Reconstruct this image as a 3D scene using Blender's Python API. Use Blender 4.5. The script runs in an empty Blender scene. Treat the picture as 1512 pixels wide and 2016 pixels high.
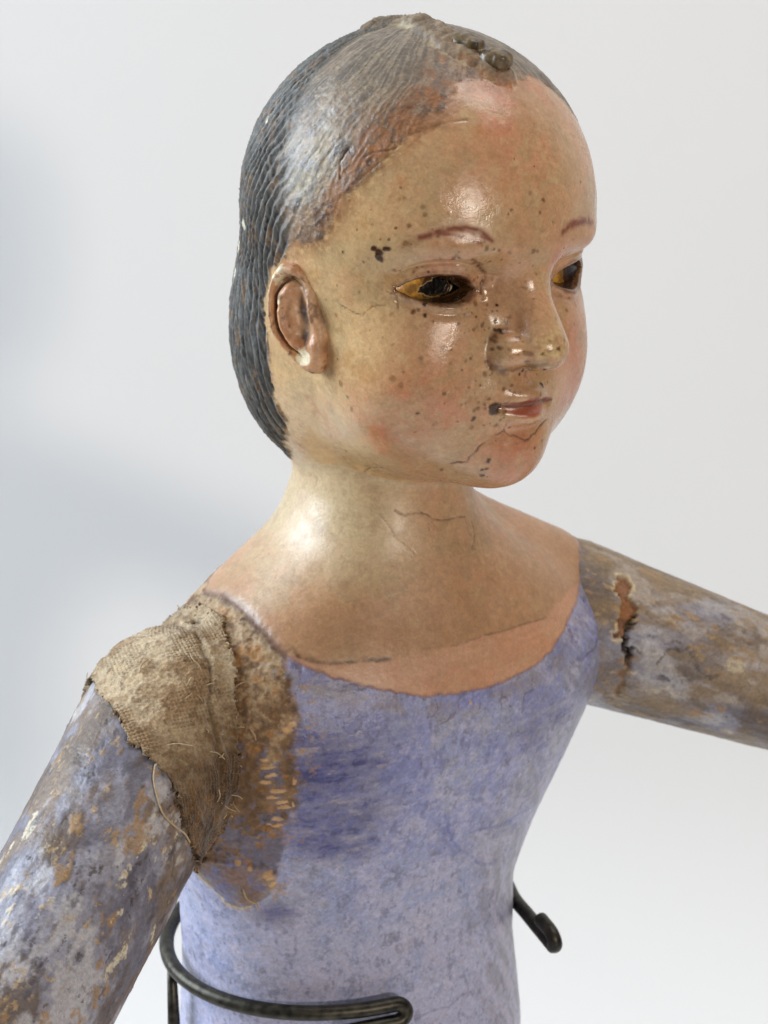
import bpy, math, random
import numpy as np
from mathutils import Vector, Matrix

F32 = np.float32
MM = 0.001
# ------------------------------------------------------------------ camera
PITCH = math.radians(20.0)
VFOV = math.radians(28.0)
DIST = 542.0                      # mm from lens to the base of the neck
LEAN = math.radians(5.0)          # the doll leans a little to its left
fwd = np.array([0, math.cos(PITCH), -math.sin(PITCH)])
upv = np.array([0, math.sin(PITCH), math.cos(PITCH)])
CAM = -fwd * DIST

scene = bpy.context.scene
cam_data = bpy.data.cameras.new('camera')
cam = bpy.data.objects.new('camera', cam_data)
scene.collection.objects.link(cam)
cam.location = Vector(CAM * MM)
cam.rotation_euler = (math.pi / 2 - PITCH, 0, 0)
cam_data.sensor_fit = 'VERTICAL'
cam_data.sensor_height = 24
cam_data.sensor_width = 24
cam_data.lens = 12 / math.tan(VFOV / 2)
cam_data.clip_start = 0.01
cam_data.clip_end = 50
cam_data.dof.use_dof = True
cam_data.dof.focus_distance = 0.475
cam_data.dof.aperture_fstop = 18.0
scene.camera = cam
scene.render.resolution_x = 768
scene.render.resolution_y = 1024

# ------------------------------------------------------------------ world, lamps, exposure
world = bpy.data.worlds.new('World')
scene.world = world
world.use_nodes = True
bg = world.node_tree.nodes['Background']
bg.inputs[0].default_value = (1.0, 0.98, 0.95, 1)
bg.inputs[1].default_value = 0.12
scene.view_settings.view_transform = 'Standard'
scene.view_settings.look = 'None'
scene.view_settings.exposure = 0.0
scene.view_settings.gamma = 1.0
scene.cycles.max_bounces = 6
scene.cycles.use_denoising = True


def area_lamp(name, loc, target, size, energy, col, size_y=None):
    l = bpy.data.lights.new(name, 'AREA')
    l.energy = energy
    l.color = col
    l.size = size
    if size_y:
        l.shape = 'RECTANGLE'
        l.size_y = size_y
    o = bpy.data.objects.new(name, l)
    scene.collection.objects.link(o)
    o.location = loc
    d = Vector(target) - Vector(loc)
    o.rotation_euler = d.to_track_quat('-Z', 'Y').to_euler()
    return o


# cool window light from the left, small warm lamp from the front right
win = area_lamp('window_light', (-1.10, 0.14, 0.50), (0, -0.02, -0.02), 0.80, 13.5, (0.79, 0.895, 1.0), 0.9)
win.data.spread = math.radians(110)
area_lamp('warm_lamp', (0.75, -1.55, 0.43), (0, 0, 0.02), 0.15, 12.5, (1.0, 0.88, 0.75))
area_lamp('backdrop_fill', (0.45, 0.05, 1.2), (0.40, 0.47, 0.05), 0.9, 8.2, (1.0, 0.965, 0.925), 0.4)  # added fill from an unseen source, only to brighten the backdrop

# ------------------------------------------------------------------ small maths
def Rx(a):
    c, s = math.cos(a), math.sin(a)
    return np.array([[1, 0, 0], [0, c, -s], [0, s, c]])


def Ry(a):
    c, s = math.cos(a), math.sin(a)
    return np.array([[c, 0, s], [0, 1, 0], [-s, 0, c]])


def basis(yaw):
    s, c = math.sin(yaw), math.cos(yaw)
    return np.array([[c, s, 0], [s, -c, 0], [0, 0, 1]])


# local frames: x = the doll's left, y = forward, z = up
HEAD_O = np.array([8.1, -6.0, 73.2])
BH = Ry(LEAN) @ basis(math.radians(40.0)) @ Rx(math.radians(6.0))
BT = basis(math.radians(30.0))


def to_head(p):
    return ((p - HEAD_O.astype(F32)) @ BH.astype(F32)).astype(F32)


def to_torso(p):
    return (p @ BT.astype(F32)).astype(F32)


def head_w(x, y, z):
    return HEAD_O + BH @ np.array([x, y, z], float)


def torso_w(x, y, z):
    return BT @ np.array([x, y, z], float)


rng = np.random.RandomState(7)
_perm = rng.permutation(4096).astype(np.int32)
_perm = np.concatenate([_perm, _perm, _perm])
_vals = rng.uniform(-1, 1, 4096).astype(F32)


def vnoise(p, scale, seed=0):
    """Smooth value noise in [-1,1]; scale = size of a feature in mm (scalar or 3)."""
    q = p / np.asarray(scale, F32) + F32(seed * 17.37 + 300.0)
    i = np.floor(q).astype(np.int32)
    f = (q - i).astype(F32)
    f = f * f * f * (f * (f * 6 - 15) + 10)
    i &= 4095
    j = (i + 1) & 4095
    ax, bx = _perm[i[:, 0]], _perm[j[:, 0]]
    y0, y1, z0, z1 = i[:, 1], j[:, 1], i[:, 2], j[:, 2]
    a0, a1 = _perm[ax + y0], _perm[ax + y1]
    b0, b1 = _perm[bx + y0], _perm[bx + y1]

    def v(h, z):
        return _vals[_perm[h + z]]
    fx, fy, fz = f[:, 0], f[:, 1], f[:, 2]
    c00 = v(a0, z0) * (1 - fx) + v(b0, z0) * fx
    c10 = v(a1, z0) * (1 - fx) + v(b1, z0) * fx
    c01 = v(a0, z1) * (1 - fx) + v(b0, z1) * fx
    c11 = v(a1, z1) * (1 - fx) + v(b1, z1) * fx
    c0 = c00 * (1 - fy) + c10 * fy
    c1 = c01 * (1 - fy) + c11 * fy
    return c0 * (1 - fz) + c1 * fz


def fbm(p, scale, octaves=3, seed=0, gain=0.55):
    s = np.asarray(scale, F32)
    out = 0
    amp = 1.0
    tot = 0
    for k in range(octaves):
        out = out + amp * vnoise(p, s, seed + k * 3)
        tot += amp
        s = s * F32(0.47)
        amp *= gain
    return out / F32(tot) * F32(1.35)


def rag(p, scale, seed=0, octaves=5):
    """Ragged fractal noise for worn paint edges."""
    return fbm(p, scale, octaves, seed, 0.72) * F32(1.25)


def sstep(a, b, x):
    t = np.clip((x - a) / (b - a), 0, 1)
    return t * t * (3 - 2 * t)


def smin(a, b, k):
    h = np.clip(0.5 + 0.5 * (b - a) / k, 0, 1)
    return b * (1 - h) + a * h - k * h * (1 - h)


def smax(a, b, k):
    return -smin(-a, -b, k)


def ell(p, c, r):
    q = p - np.asarray(c, F32)
    r = np.asarray(r, F32)
    a = q / r
    k0 = np.sqrt((a * a).sum(1)) + F32(1e-6)
    b = a / r
    k1 = np.sqrt((b * b).sum(1)) + F32(1e-6)
    return k0 * (k0 - 1) / k1


def cone(p, a, b, ra, rb):
    a = np.asarray(a, F32)
    b = np.asarray(b, F32)
    ab = b - a
    t = np.clip(((p - a) @ ab) / F32(ab @ ab), 0, 1)
    q = p - a - t[:, None] * ab
    return np.sqrt((q * q).sum(1)) - (ra + (rb - ra) * t)


def gauss(p, c, r):
    q = (p - np.asarray(c, F32)) / np.asarray(r, F32)
    return np.exp(-(q * q).sum(1))


# ------------------------------------------------------------------ shape of the carving (signed distances, mm)
EYE_C = np.array([20.5, 20.2, -5.5])      # right/left by the sign of x
EYE_R = 9.6


def eye_open(ax, z):
    """>0 inside the almond of the eye opening."""
    t = (ax - 21.3) / 8.9
    zc = -5.3 + 0.4 * t
    up = 3.5 * np.clip(1 - np.abs(t) ** 2.2, 0, None) ** 0.9
    lo = 2.9 * np.clip(1 - np.abs(t) ** 2.0, 0, None)
    dz = z - zc
    e = np.where(dz > 0, up - dz, lo + dz)
    return np.minimum(e, (1 - np.abs(t)) * 8)


def sd_head(h):
    x, y, z = h[:, 0], h[:, 1], h[:, 2]
    ax = np.sqrt(x * x + F32(0.3))
    m = np.stack([ax, y, z], 1)
    d = ell(h, (0, 0, 10), (42.5, 45.7, 43.8))
    d = smin(d, ell(h, (0, 0, -18), (37, 40, 38)), 10)
    d = smin(d, ell(h, (0, -21, -24), (35, 31, 36)), 12)
    d = smin(d, ell(h, (0, -21, -38), (27, 23, 22)), 9)
    d = smin(d, ell(h, (0, 14, -38.5), (27, 24.5, 18)), 9)
    d = smin(d, ell(m, (17.5, 19, -26), (16.5, 17.0, 18)), 10)
    d = smin(d, ell(h, (0, 30.5, -31), (15, 12.5, 11)), 8)
    d = smin(d, ell(h, (0, 31.2, -45.5), (11, 10.7, 9.8)), 8)
    # sockets, brow, lids
    d = d + 4.8 * gauss(m, (11.5, 38, -4), (6, 10, 6.5)) + 3.0 * gauss(m, (23, 33, -3), (11, 10, 6))
    d = d - 1.3 * gauss(m, (18, 38, 5.0), (11, 9, 3.6))
    d = smin(d, ell(m, EYE_C, (10.5, EYE_R, 7.6)), 3)
    d = d + 1.2 * gauss(m, (10.5, 37, -12), (3.6, 8, 7))
    # nose
    n = cone(h, (0, 37.4, 2), (0, 46.2, -18.7), 3.0, 5.9)
    n = smin(n, ell(m, (6.5, 40.0, -19.7), (4.8, 5.8, 4.7)), 2.6)
    d = smin(d, n, 2.1 + 1.4 * sstep(-19, -8, z))
    # philtrum, lips
    d = d + 0.6 * gauss(h, (0, 45, -27), (1.8, 6, 3))
    xm = x + 1.0
    yb = y + 0.058 * xm * xm
    l = np.stack([xm, yb, z], 1)
    d = smin(d, ell(l, (0, 42.0, -30.5), (9.4, 3.6, 2.4)), 1.6)
    d = smin(d, ell(l, (0, 41.6, -35.8), (7.8, 3.7, 2.9)), 1.4)
    d = smax(d, -(np.sqrt((l[:, 1] - 45.0) ** 2 + (z + 33.1) ** 2 + (np.maximum(np.abs(xm) - 7.0, 0) * 0.6) ** 2) - 1.15 + 0.06 * np.maximum(xm, 0)), 0.9)
    d = d + 1.2 * gauss(h, (0, 42, -39.5), (9, 5, 2.5))
    # eye opening, cut in
    e = eye_open(ax, z)
    lidm = np.where((y > 10) & (z > -5), 1.0, 0.0) * sstep(33, 28, ax)
    d = d + lidm * (0.55 * np.exp(-((e + 3.6) / 0.6) ** 2) - 0.35 * np.exp(-((e + 1.9) / 1.1) ** 2))
    d = d + np.where((y > 10) & (z < -7), 0.3 * np.exp(-((e + 2.6) / 0.8) ** 2), 0) * sstep(32, 27, ax)
    d = d + np.where(y > 10, sstep(-0.15, 0.6, e) * 4.6, 0)
    d = d - np.where(y > 10, 0.75 * np.exp(-((e + 0.75) / 0.75) ** 2), 0)   # lid rims
    return d


TZ = np.array([-400, -150, -125, -106, -90, -70, -56, -45, -34, -24, -16, -9, -3, 3, 10, 20, 40], F32)
TW = np.array([54, 49, 47.4, 48, 53, 61.5, 66, 68.5, 65.5, 57, 47, 37, 29, 25, 22.5, 22, 22], F32)
TD = np.array([46, 42, 38, 36, 37, 39, 41, 41, 39, 36, 33, 30, 27, 25, 23, 22, 22], F32)
TX = np.array([-10, -10.8, -11.4, -11.4, -9.6, -6.5, -4, -2.5, -1.5, 0, .6, .8, .6, 0, 0, 0, 0], F32)
TY = np.array([0, 0, 0, 0, 0, 0, 0, 0, 0, -1, -2, -2, -2, -2, -2, -2, -2], F32)


def _spline(z, ys):
    # smooth interpolation (Catmull-Rom on the unequal table, through a dense resample)
    return np.interp(z, _DZ, ys).astype(F32)


def _dense(ys):
    dz = np.linspace(TZ[0], TZ[-1], 900)
    v = np.interp(dz, TZ, ys)
    k = np.exp(-np.linspace(-2, 2, 25) ** 2)
    k /= k.sum()
    v = np.convolve(np.pad(v, 12, 'edge'), k, 'valid')
    return v.astype(F32)


_DZ = np.linspace(TZ[0], TZ[-1], 900).astype(F32)
_DW, _DD, _DY, _DX = _dense(TW), _dense(TD), _dense(TY), _dense(TX)


SH0 = (12, -4, -5.5)
SH1 = (50, -1, -29)


def sd_torso(t):
    x, y, z = t[:, 0], t[:, 1], t[:, 2]
    w = np.interp(z, _DZ, _DW).astype(F32)
    dd = np.interp(z, _DZ, _DD).astype(F32)
    y = y - np.interp(z, _DZ, _DY).astype(F32)
    x = x - np.interp(z, _DZ, _DX).astype(F32)
    ex = F32(2.2)
    k = ((np.abs(x) / w) ** ex + (np.abs(y) / dd) ** ex + F32(1e-9)) ** F32(1 / 2.2)
    r = np.sqrt(x * x + y * y) + F32(1e-3)
    d = (k - 1) * r / np.maximum(k, F32(0.3))
    slope = np.where(z > -40, F32(0.72), F32(0.97))
    d = d * slope
    d = smin(d, cone(t, SH0, SH1, 13, 15.5), 5)
    return np.maximum(d, z - 30)


NA0, NA1 = torso_w(-64, 3, -43), None
NA1 = NA0 + np.array([-29, -63, -41.]) / 80 * 150
FA0 = torso_w(58, 2, -41.5)
FA1 = FA0 + np.array([44, -4, -14.]) / 46 * 120


def sd_near_arm(p):
    return cone(p, NA0, NA1, 22.5, 19.6)


def sd_far_arm(p):
    return cone(p, FA0, FA1, 22.5, 14.0)


def sd_body(p):
    dh = sd_head(to_head(p))
    dt = sd_torso(to_torso(p))
    return smin(dh, dt, 4.0)


def uv_head(h):
    return np.stack([np.arctan2(h[:, 0], h[:, 1]) * F32(42), h[:, 2]], 1).astype(F32)


def uv_torso(t):
    z = t[:, 2]
    x = t[:, 0] - np.interp(z, _DZ, _DX).astype(F32)
    return np.stack([np.arctan2(x, t[:, 1]) * F32(45), z], 1).astype(F32)


def arm_frame(a, b):
    ax = (b - a) / np.linalg.norm(b - a)
    e1 = np.cross(ax, [0, 0, 1.0])
    e1 /= np.linalg.norm(e1)
    return ax, e1, np.cross(ax, e1)


def uv_arm(p, a, b):
    ax, e1, e2 = arm_frame(a, b)
    q = p - a.astype(F32)
    return np.stack([np.arctan2(q @ e1.astype(F32), q @ e2.astype(F32)) * F32(21), q @ ax.astype(F32)], 1).astype(F32)


# ------------------------------------------------------------------ surface nets, refinement
def surface_nets(sd, lo, hi, h):
    lo = np.asarray(lo, float)
    n = np.ceil((np.asarray(hi) - lo) / h).astype(int) + 1
    co = np.arange(0, max(n) + 4, 4)
    gx = [lo[k] + h * np.arange(0, n[k] + 4, 4) for k in range(3)]
    C = np.stack(np.meshgrid(*gx, indexing='ij'), -1).reshape(-1, 3).astype(F32)
    dc = sd(C).reshape([len(g) for g in gx])
    near = np.abs(dc) < 4 * h * 2.4
    fine = np.repeat(np.repeat(np.repeat(near, 4, 0), 4, 1), 4, 2)
    fine = np.roll(fine, (-2, -2, -2), (0, 1, 2))[:n[0], :n[1], :n[2]]
    val = np.repeat(np.repeat(np.repeat(dc, 4, 0), 4, 1), 4, 2)
    val = np.roll(val, (-2, -2, -2), (0, 1, 2))[:n[0], :n[1], :n[2]].astype(F32).copy()
    idx = np.argwhere(fine)
    val[fine] = sd((lo + idx * h).astype(F32))
    s = val < 0
    c = s[:-1, :-1, :-1].astype(np.int8)
    tot = np.zeros_like(c)
    for a in (0, 1):
        for b in (0, 1):
            for e in (0, 1):
                tot += s[a:n[0] - 1 + a, b:n[1] - 1 + b, e:n[2] - 1 + e]
    act = (tot > 0) & (tot < 8)
    vid = -np.ones(act.shape, np.int32)
    cells = np.argwhere(act)
    vid[act] = np.arange(len(cells))
    acc = np.zeros((len(cells), 3))
    cnt = np.zeros(len(cells))
    for ax in range(3):
        o = [k for k in range(3) if k != ax]
        for a in (0, 1):
            for b in (0, 1):
                i0 = cells.copy()
                i0[:, o[0]] += a
                i0[:, o[1]] += b
                i1 = i0.copy()
                i1[:, ax] += 1
                v0 = val[tuple(i0.T)]
                v1 = val[tuple(i1.T)]
                cr = (v0 < 0) != (v1 < 0)
                t = v0 / np.where(cr, v0 - v1, 1)
                q = i0.astype(float)
                q[:, ax] += t
                acc += q * cr[:, None]
                cnt += cr
    V = lo + h * acc / cnt[:, None]
    faces = []
    for ax in range(3):
        b1, b2 = (ax + 1) % 3, (ax + 2) % 3
        sl0 = [slice(None)] * 3
        sl1 = [slice(None)] * 3
        sl0[ax] = slice(0, n[ax] - 1)
        sl1[ax] = slice(1, n[ax])
        s0, s1 = s[tuple(sl0)], s[tuple(sl1)]
        e = np.argwhere(s0 != s1)
        e = e[(e[:, b1] > 0) & (e[:, b2] > 0) & (e[:, b1] < n[b1] - 1) & (e[:, b2] < n[b2] - 1)]
        flip = s0[tuple(e.T)]
        q = []
        for (p1, p2) in ((1, 1), (0, 1), (0, 0), (1, 0)):
            k = e.copy()
            k[:, b1] -= p1
            k[:, b2] -= p2
            q.append(vid[tuple(k.T)])
        q = np.stack(q, 1)
        q[~flip] = q[~flip][:, ::-1]
        faces.append(q)
    Fq = np.concatenate(faces)
    Fq = Fq[(Fq >= 0).all(1)]
    return V.astype(F32), Fq.astype(np.int32)


def subdivide(V, Q):
    n = len(V)
    e = np.stack([Q, np.roll(Q, -1, 1)], -1).reshape(-1, 2)
    e.sort(1)
    key = e[:, 0].astype(np.int64) * n + e[:, 1]
    uk, inv = np.unique(key, return_inverse=True)
    mid = (V[(uk // n)] + V[(uk % n)]) * F32(0.5)
    cen = V[Q].mean(1)
    m = inv.reshape(-1, 4) + n
    c = np.arange(len(Q)) + n + len(uk)
    out = np.concatenate([np.stack([Q[:, k], m[:, k], c, m[:, k - 1]], 1) for k in range(4)])
    return np.concatenate([V, mid, cen]).astype(F32), out.astype(np.int32)


def grad(sd, V, e=0.08):
    k = np.array([[1, -1, -1], [-1, -1, 1], [-1, 1, -1], [1, 1, 1]], F32)
    g = 0
    for r in k:
        g = g + r * sd(V + r * F32(e))[:, None]
    return g / F32(4 * e)


def project(sd, V, it=2, e=0.08):
    for _ in range(it):
        d = sd(V)
        g = grad(sd, V, e)
        L = (g * g).sum(1) + F32(1e-6)
        st = (d / np.maximum(L, 0.15))
        st = np.clip(st, -0.8, 0.8)
        V = V - g * st[:, None]
    return V


def relax(V, Q, it=1, w=0.5):
    n = len(V)
    for _ in range(it):
        a = np.zeros((n, 3), F32)
        c = np.zeros(n, F32)
        cen = V[Q].mean(1)
        for k in range(4):
            for ax in range(3):
                a[:, ax] += np.bincount(Q[:, k], cen[:, ax], n).astype(F32)
            c += np.bincount(Q[:, k], minlength=n)
        V = V * F32(1 - w) + a / np.maximum(c, 1)[:, None] * F32(w)
    return V


def normals(V, Q):
    a, b = V[Q[:, 2]] - V[Q[:, 0]], V[Q[:, 3]] - V[Q[:, 1]]
    fn = np.cross(a, b)
    N = np.zeros_like(V)
    for k in range(4):
        for ax in range(3):
            N[:, ax] += np.bincount(Q[:, k], fn[:, ax], len(V)).astype(F32)
    return N / (np.linalg.norm(N, axis=1, keepdims=True) + F32(1e-9))


def build_surface(sd, lo, hi, h, levels=2):
    V, Q = surface_nets(sd, lo, hi, h)
    V = relax(V, Q, 2)
    V = project(sd, V, 2, 0.2)
    for k in range(levels):
        V, Q = subdivide(V, Q)
        V = relax(V, Q, 1, 0.5)
        V = project(sd, V, 2 if k < levels - 1 else 2, 0.08)
    return V, Q


# ------------------------------------------------------------------ Blender object helpers
def mesh_object(name, V, Q, mat, parent=None, col=None, gloss=None, nrm=None):
    me = bpy.data.meshes.new(name)
    nv, nf = len(V), len(Q)
    k = Q.shape[1]
    me.vertices.add(nv)
    me.vertices.foreach_set('co', (V * MM).astype(F32).ravel())
    me.loops.add(nf * k)
    me.loops.foreach_set('vertex_index', Q.astype(np.int32).ravel())
    me.polygons.add(nf)
    me.polygons.foreach_set('loop_start', np.arange(0, nf * k, k, dtype=np.int32))
    me.polygons.foreach_set('use_smooth', np.ones(nf, bool))
    if col is not None:
        a = me.attributes.new('paint', 'FLOAT_COLOR', 'POINT')
        a.data.foreach_set('color', np.concatenate([col, np.ones((nv, 1))], 1).astype(F32).ravel())
    if gloss is not None:
        a = me.attributes.new('rough', 'FLOAT', 'POINT')
        a.data.foreach_set('value', gloss.astype(F32))
    me.update(calc_edges=True)
    if nrm is not None:
        me.normals_split_custom_set_from_vertices(nrm)
    me.materials.append(mat)
    o = bpy.data.objects.new(name, me)
    scene.collection.objects.link(o)
    if parent:
        o.parent = parent
    return o


def submesh(V, Q, fm, *attrs):
    q = Q[fm]
    u, inv = np.unique(q, return_inverse=True)
    return (V[u], inv.reshape(-1, Q.shape[1]).astype(np.int32)) + tuple(a[u] for a in attrs)


def _ear_axes():
    al, ti = math.radians(22), math.radians(14)
    b = np.array([math.sin(al), -math.cos(al), 0])
    n = np.array([math.cos(al), math.sin(al), 0])
    u = np.array([0, 0, 1.0])
    return b * math.cos(ti) - u * math.sin(ti), u * math.cos(ti) + b * math.sin(ti), n


EAR_O = np.array([39.0, 8.2, -13.2])
EB, EU, EN = _ear_axes()


def ear_coords(h, side):
    q = h * np.array([side, 1, 1], F32) - EAR_O.astype(F32)
    return np.stack([q @ EB.astype(F32), q @ EU.astype(F32), q @ EN.astype(F32)], 1)


def sd_ear(e):
    s, t, n = e[:, 0], e[:, 1], e[:, 2]
    wid = 7.4 - 2.2 * sstep(0, -14, t)
    ks = (s - 4.2 + 1.5 * sstep(0, -14, t)) / wid
    kt = t / 13.8
    k = np.sqrt(ks * ks + kt * kt) + F32(1e-4)
    rad = (k - 1) * np.minimum(wid, 10.0)
    ang = np.arctan2(kt, ks)                       # 0 = back, pi/2 = top
    hel = sstep(2.45, 1.9, ang) * sstep(-1.5, -0.7, ang)
    H = 1.2 + 1.3 * hel * np.exp(-((k - 0.91) / 0.12) ** 2)
    H = H - 1.9 * hel * np.exp(-((k - 0.71) / 0.065) ** 2)
    ant = sstep(2.2, 1.4, ang) * sstep(-1.7, -0.9, ang)
    H = H + 1.5 * ant * np.exp(-((k - 0.50) / 0.12) ** 2)
    H = H - 3.4 * np.exp(-((s - 2.2) / 1.2) ** 2 - ((t - 1.2) / 4.0) ** 2)
    H = H - 2.6 * np.exp(-((s - 3.2) / 1.2) ** 2 - ((t + 4.2) / 2.0) ** 2)
    H = H + 1.5 * np.exp(-((s + 0.6) / 1.7) ** 2 - ((t - 1.5) / 4.4) ** 2)
    H = H + 1.3 * np.exp(-((s - 0.4) / 2.0) ** 2 - ((t + 6.8) / 2.2) ** 2)
    H = H + 0.9 * np.exp(-((s - 1.6) / 3.2) ** 2 - ((t + 11.0) / 3.2) ** 2)
    H = H - 1.2 * sstep(-0.5, -3.5, s)
    d = (n - H) * F32(0.42)
    d = smax(d, rad, 1.2)
    d = smax(d, -(n + 2.2), 0.8)
    return smin(d, ell(e, (2, 0, -3.4), (7.2, 12, 3.6)), 1.0)


# ------------------------------------------------------------------ paint helpers
def S(r, g, b):
    c = np.array([r, g, b], float) / 255.0
    return np.where(c <= 0.04045, c / 12.92, ((c + 0.055) / 1.055) ** 2.4).astype(F32)


def mix(col, c, m):
    m = np.clip(m, 0, 1)[:, None].astype(F32)
    return col * (1 - m) + c * m


def seg_dist(uv, poly, margin=6.0, closed=False):
    """Distance of every uv to a polyline (99 outside its neighbourhood)."""
    q = np.asarray(poly, F32)[:, :2]
    if closed:
        q = np.concatenate([q, q[:1]])
    out = np.full(len(uv), 99.0, F32)
    lo, hi = q.min(0) - margin, q.max(0) + margin
    i = np.where(((uv[:, :2] > lo) & (uv[:, :2] < hi)).all(1))[0]
    if not len(i):
        return out
    p = uv[i, :2]
    best = np.full(len(i), 99.0, F32)
    for a, b in zip(q[:-1], q[1:]):
        ab = b - a
        t = np.clip(((p - a) @ ab) / F32(ab @ ab + 1e-9), 0, 1)
        r = p - a - t[:, None] * ab
        best = np.minimum(best, np.sqrt((r * r).sum(1)))
    out[i] = best
    return out


def poly_sd(uv, poly, margin=6.0):
    """Signed distance to a closed polygon, positive inside (-99 far outside)."""
    q = np.asarray(poly, F32)[:, :2]
    d = seg_dist(uv, poly, margin, True)
    out = -d
    i = np.where(d < 98)[0]
    p = uv[i]
    ins = np.zeros(len(i), bool)
    for a, b in zip(q, np.roll(q, -1, 0)):
        c = (a[1] > p[:, 1]) != (b[1] > p[:, 1])
        ins ^= c & (p[:, 0] < (b[0] - a[0]) * (p[:, 1] - a[1]) / (b[1] - a[1] + F32(1e-9)) + a[0])
    out[i] = np.where(ins, d[i], -d[i])
    return out


def th(n, a, w=0.12):
    return sstep(a - w, a + w, n)


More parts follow.
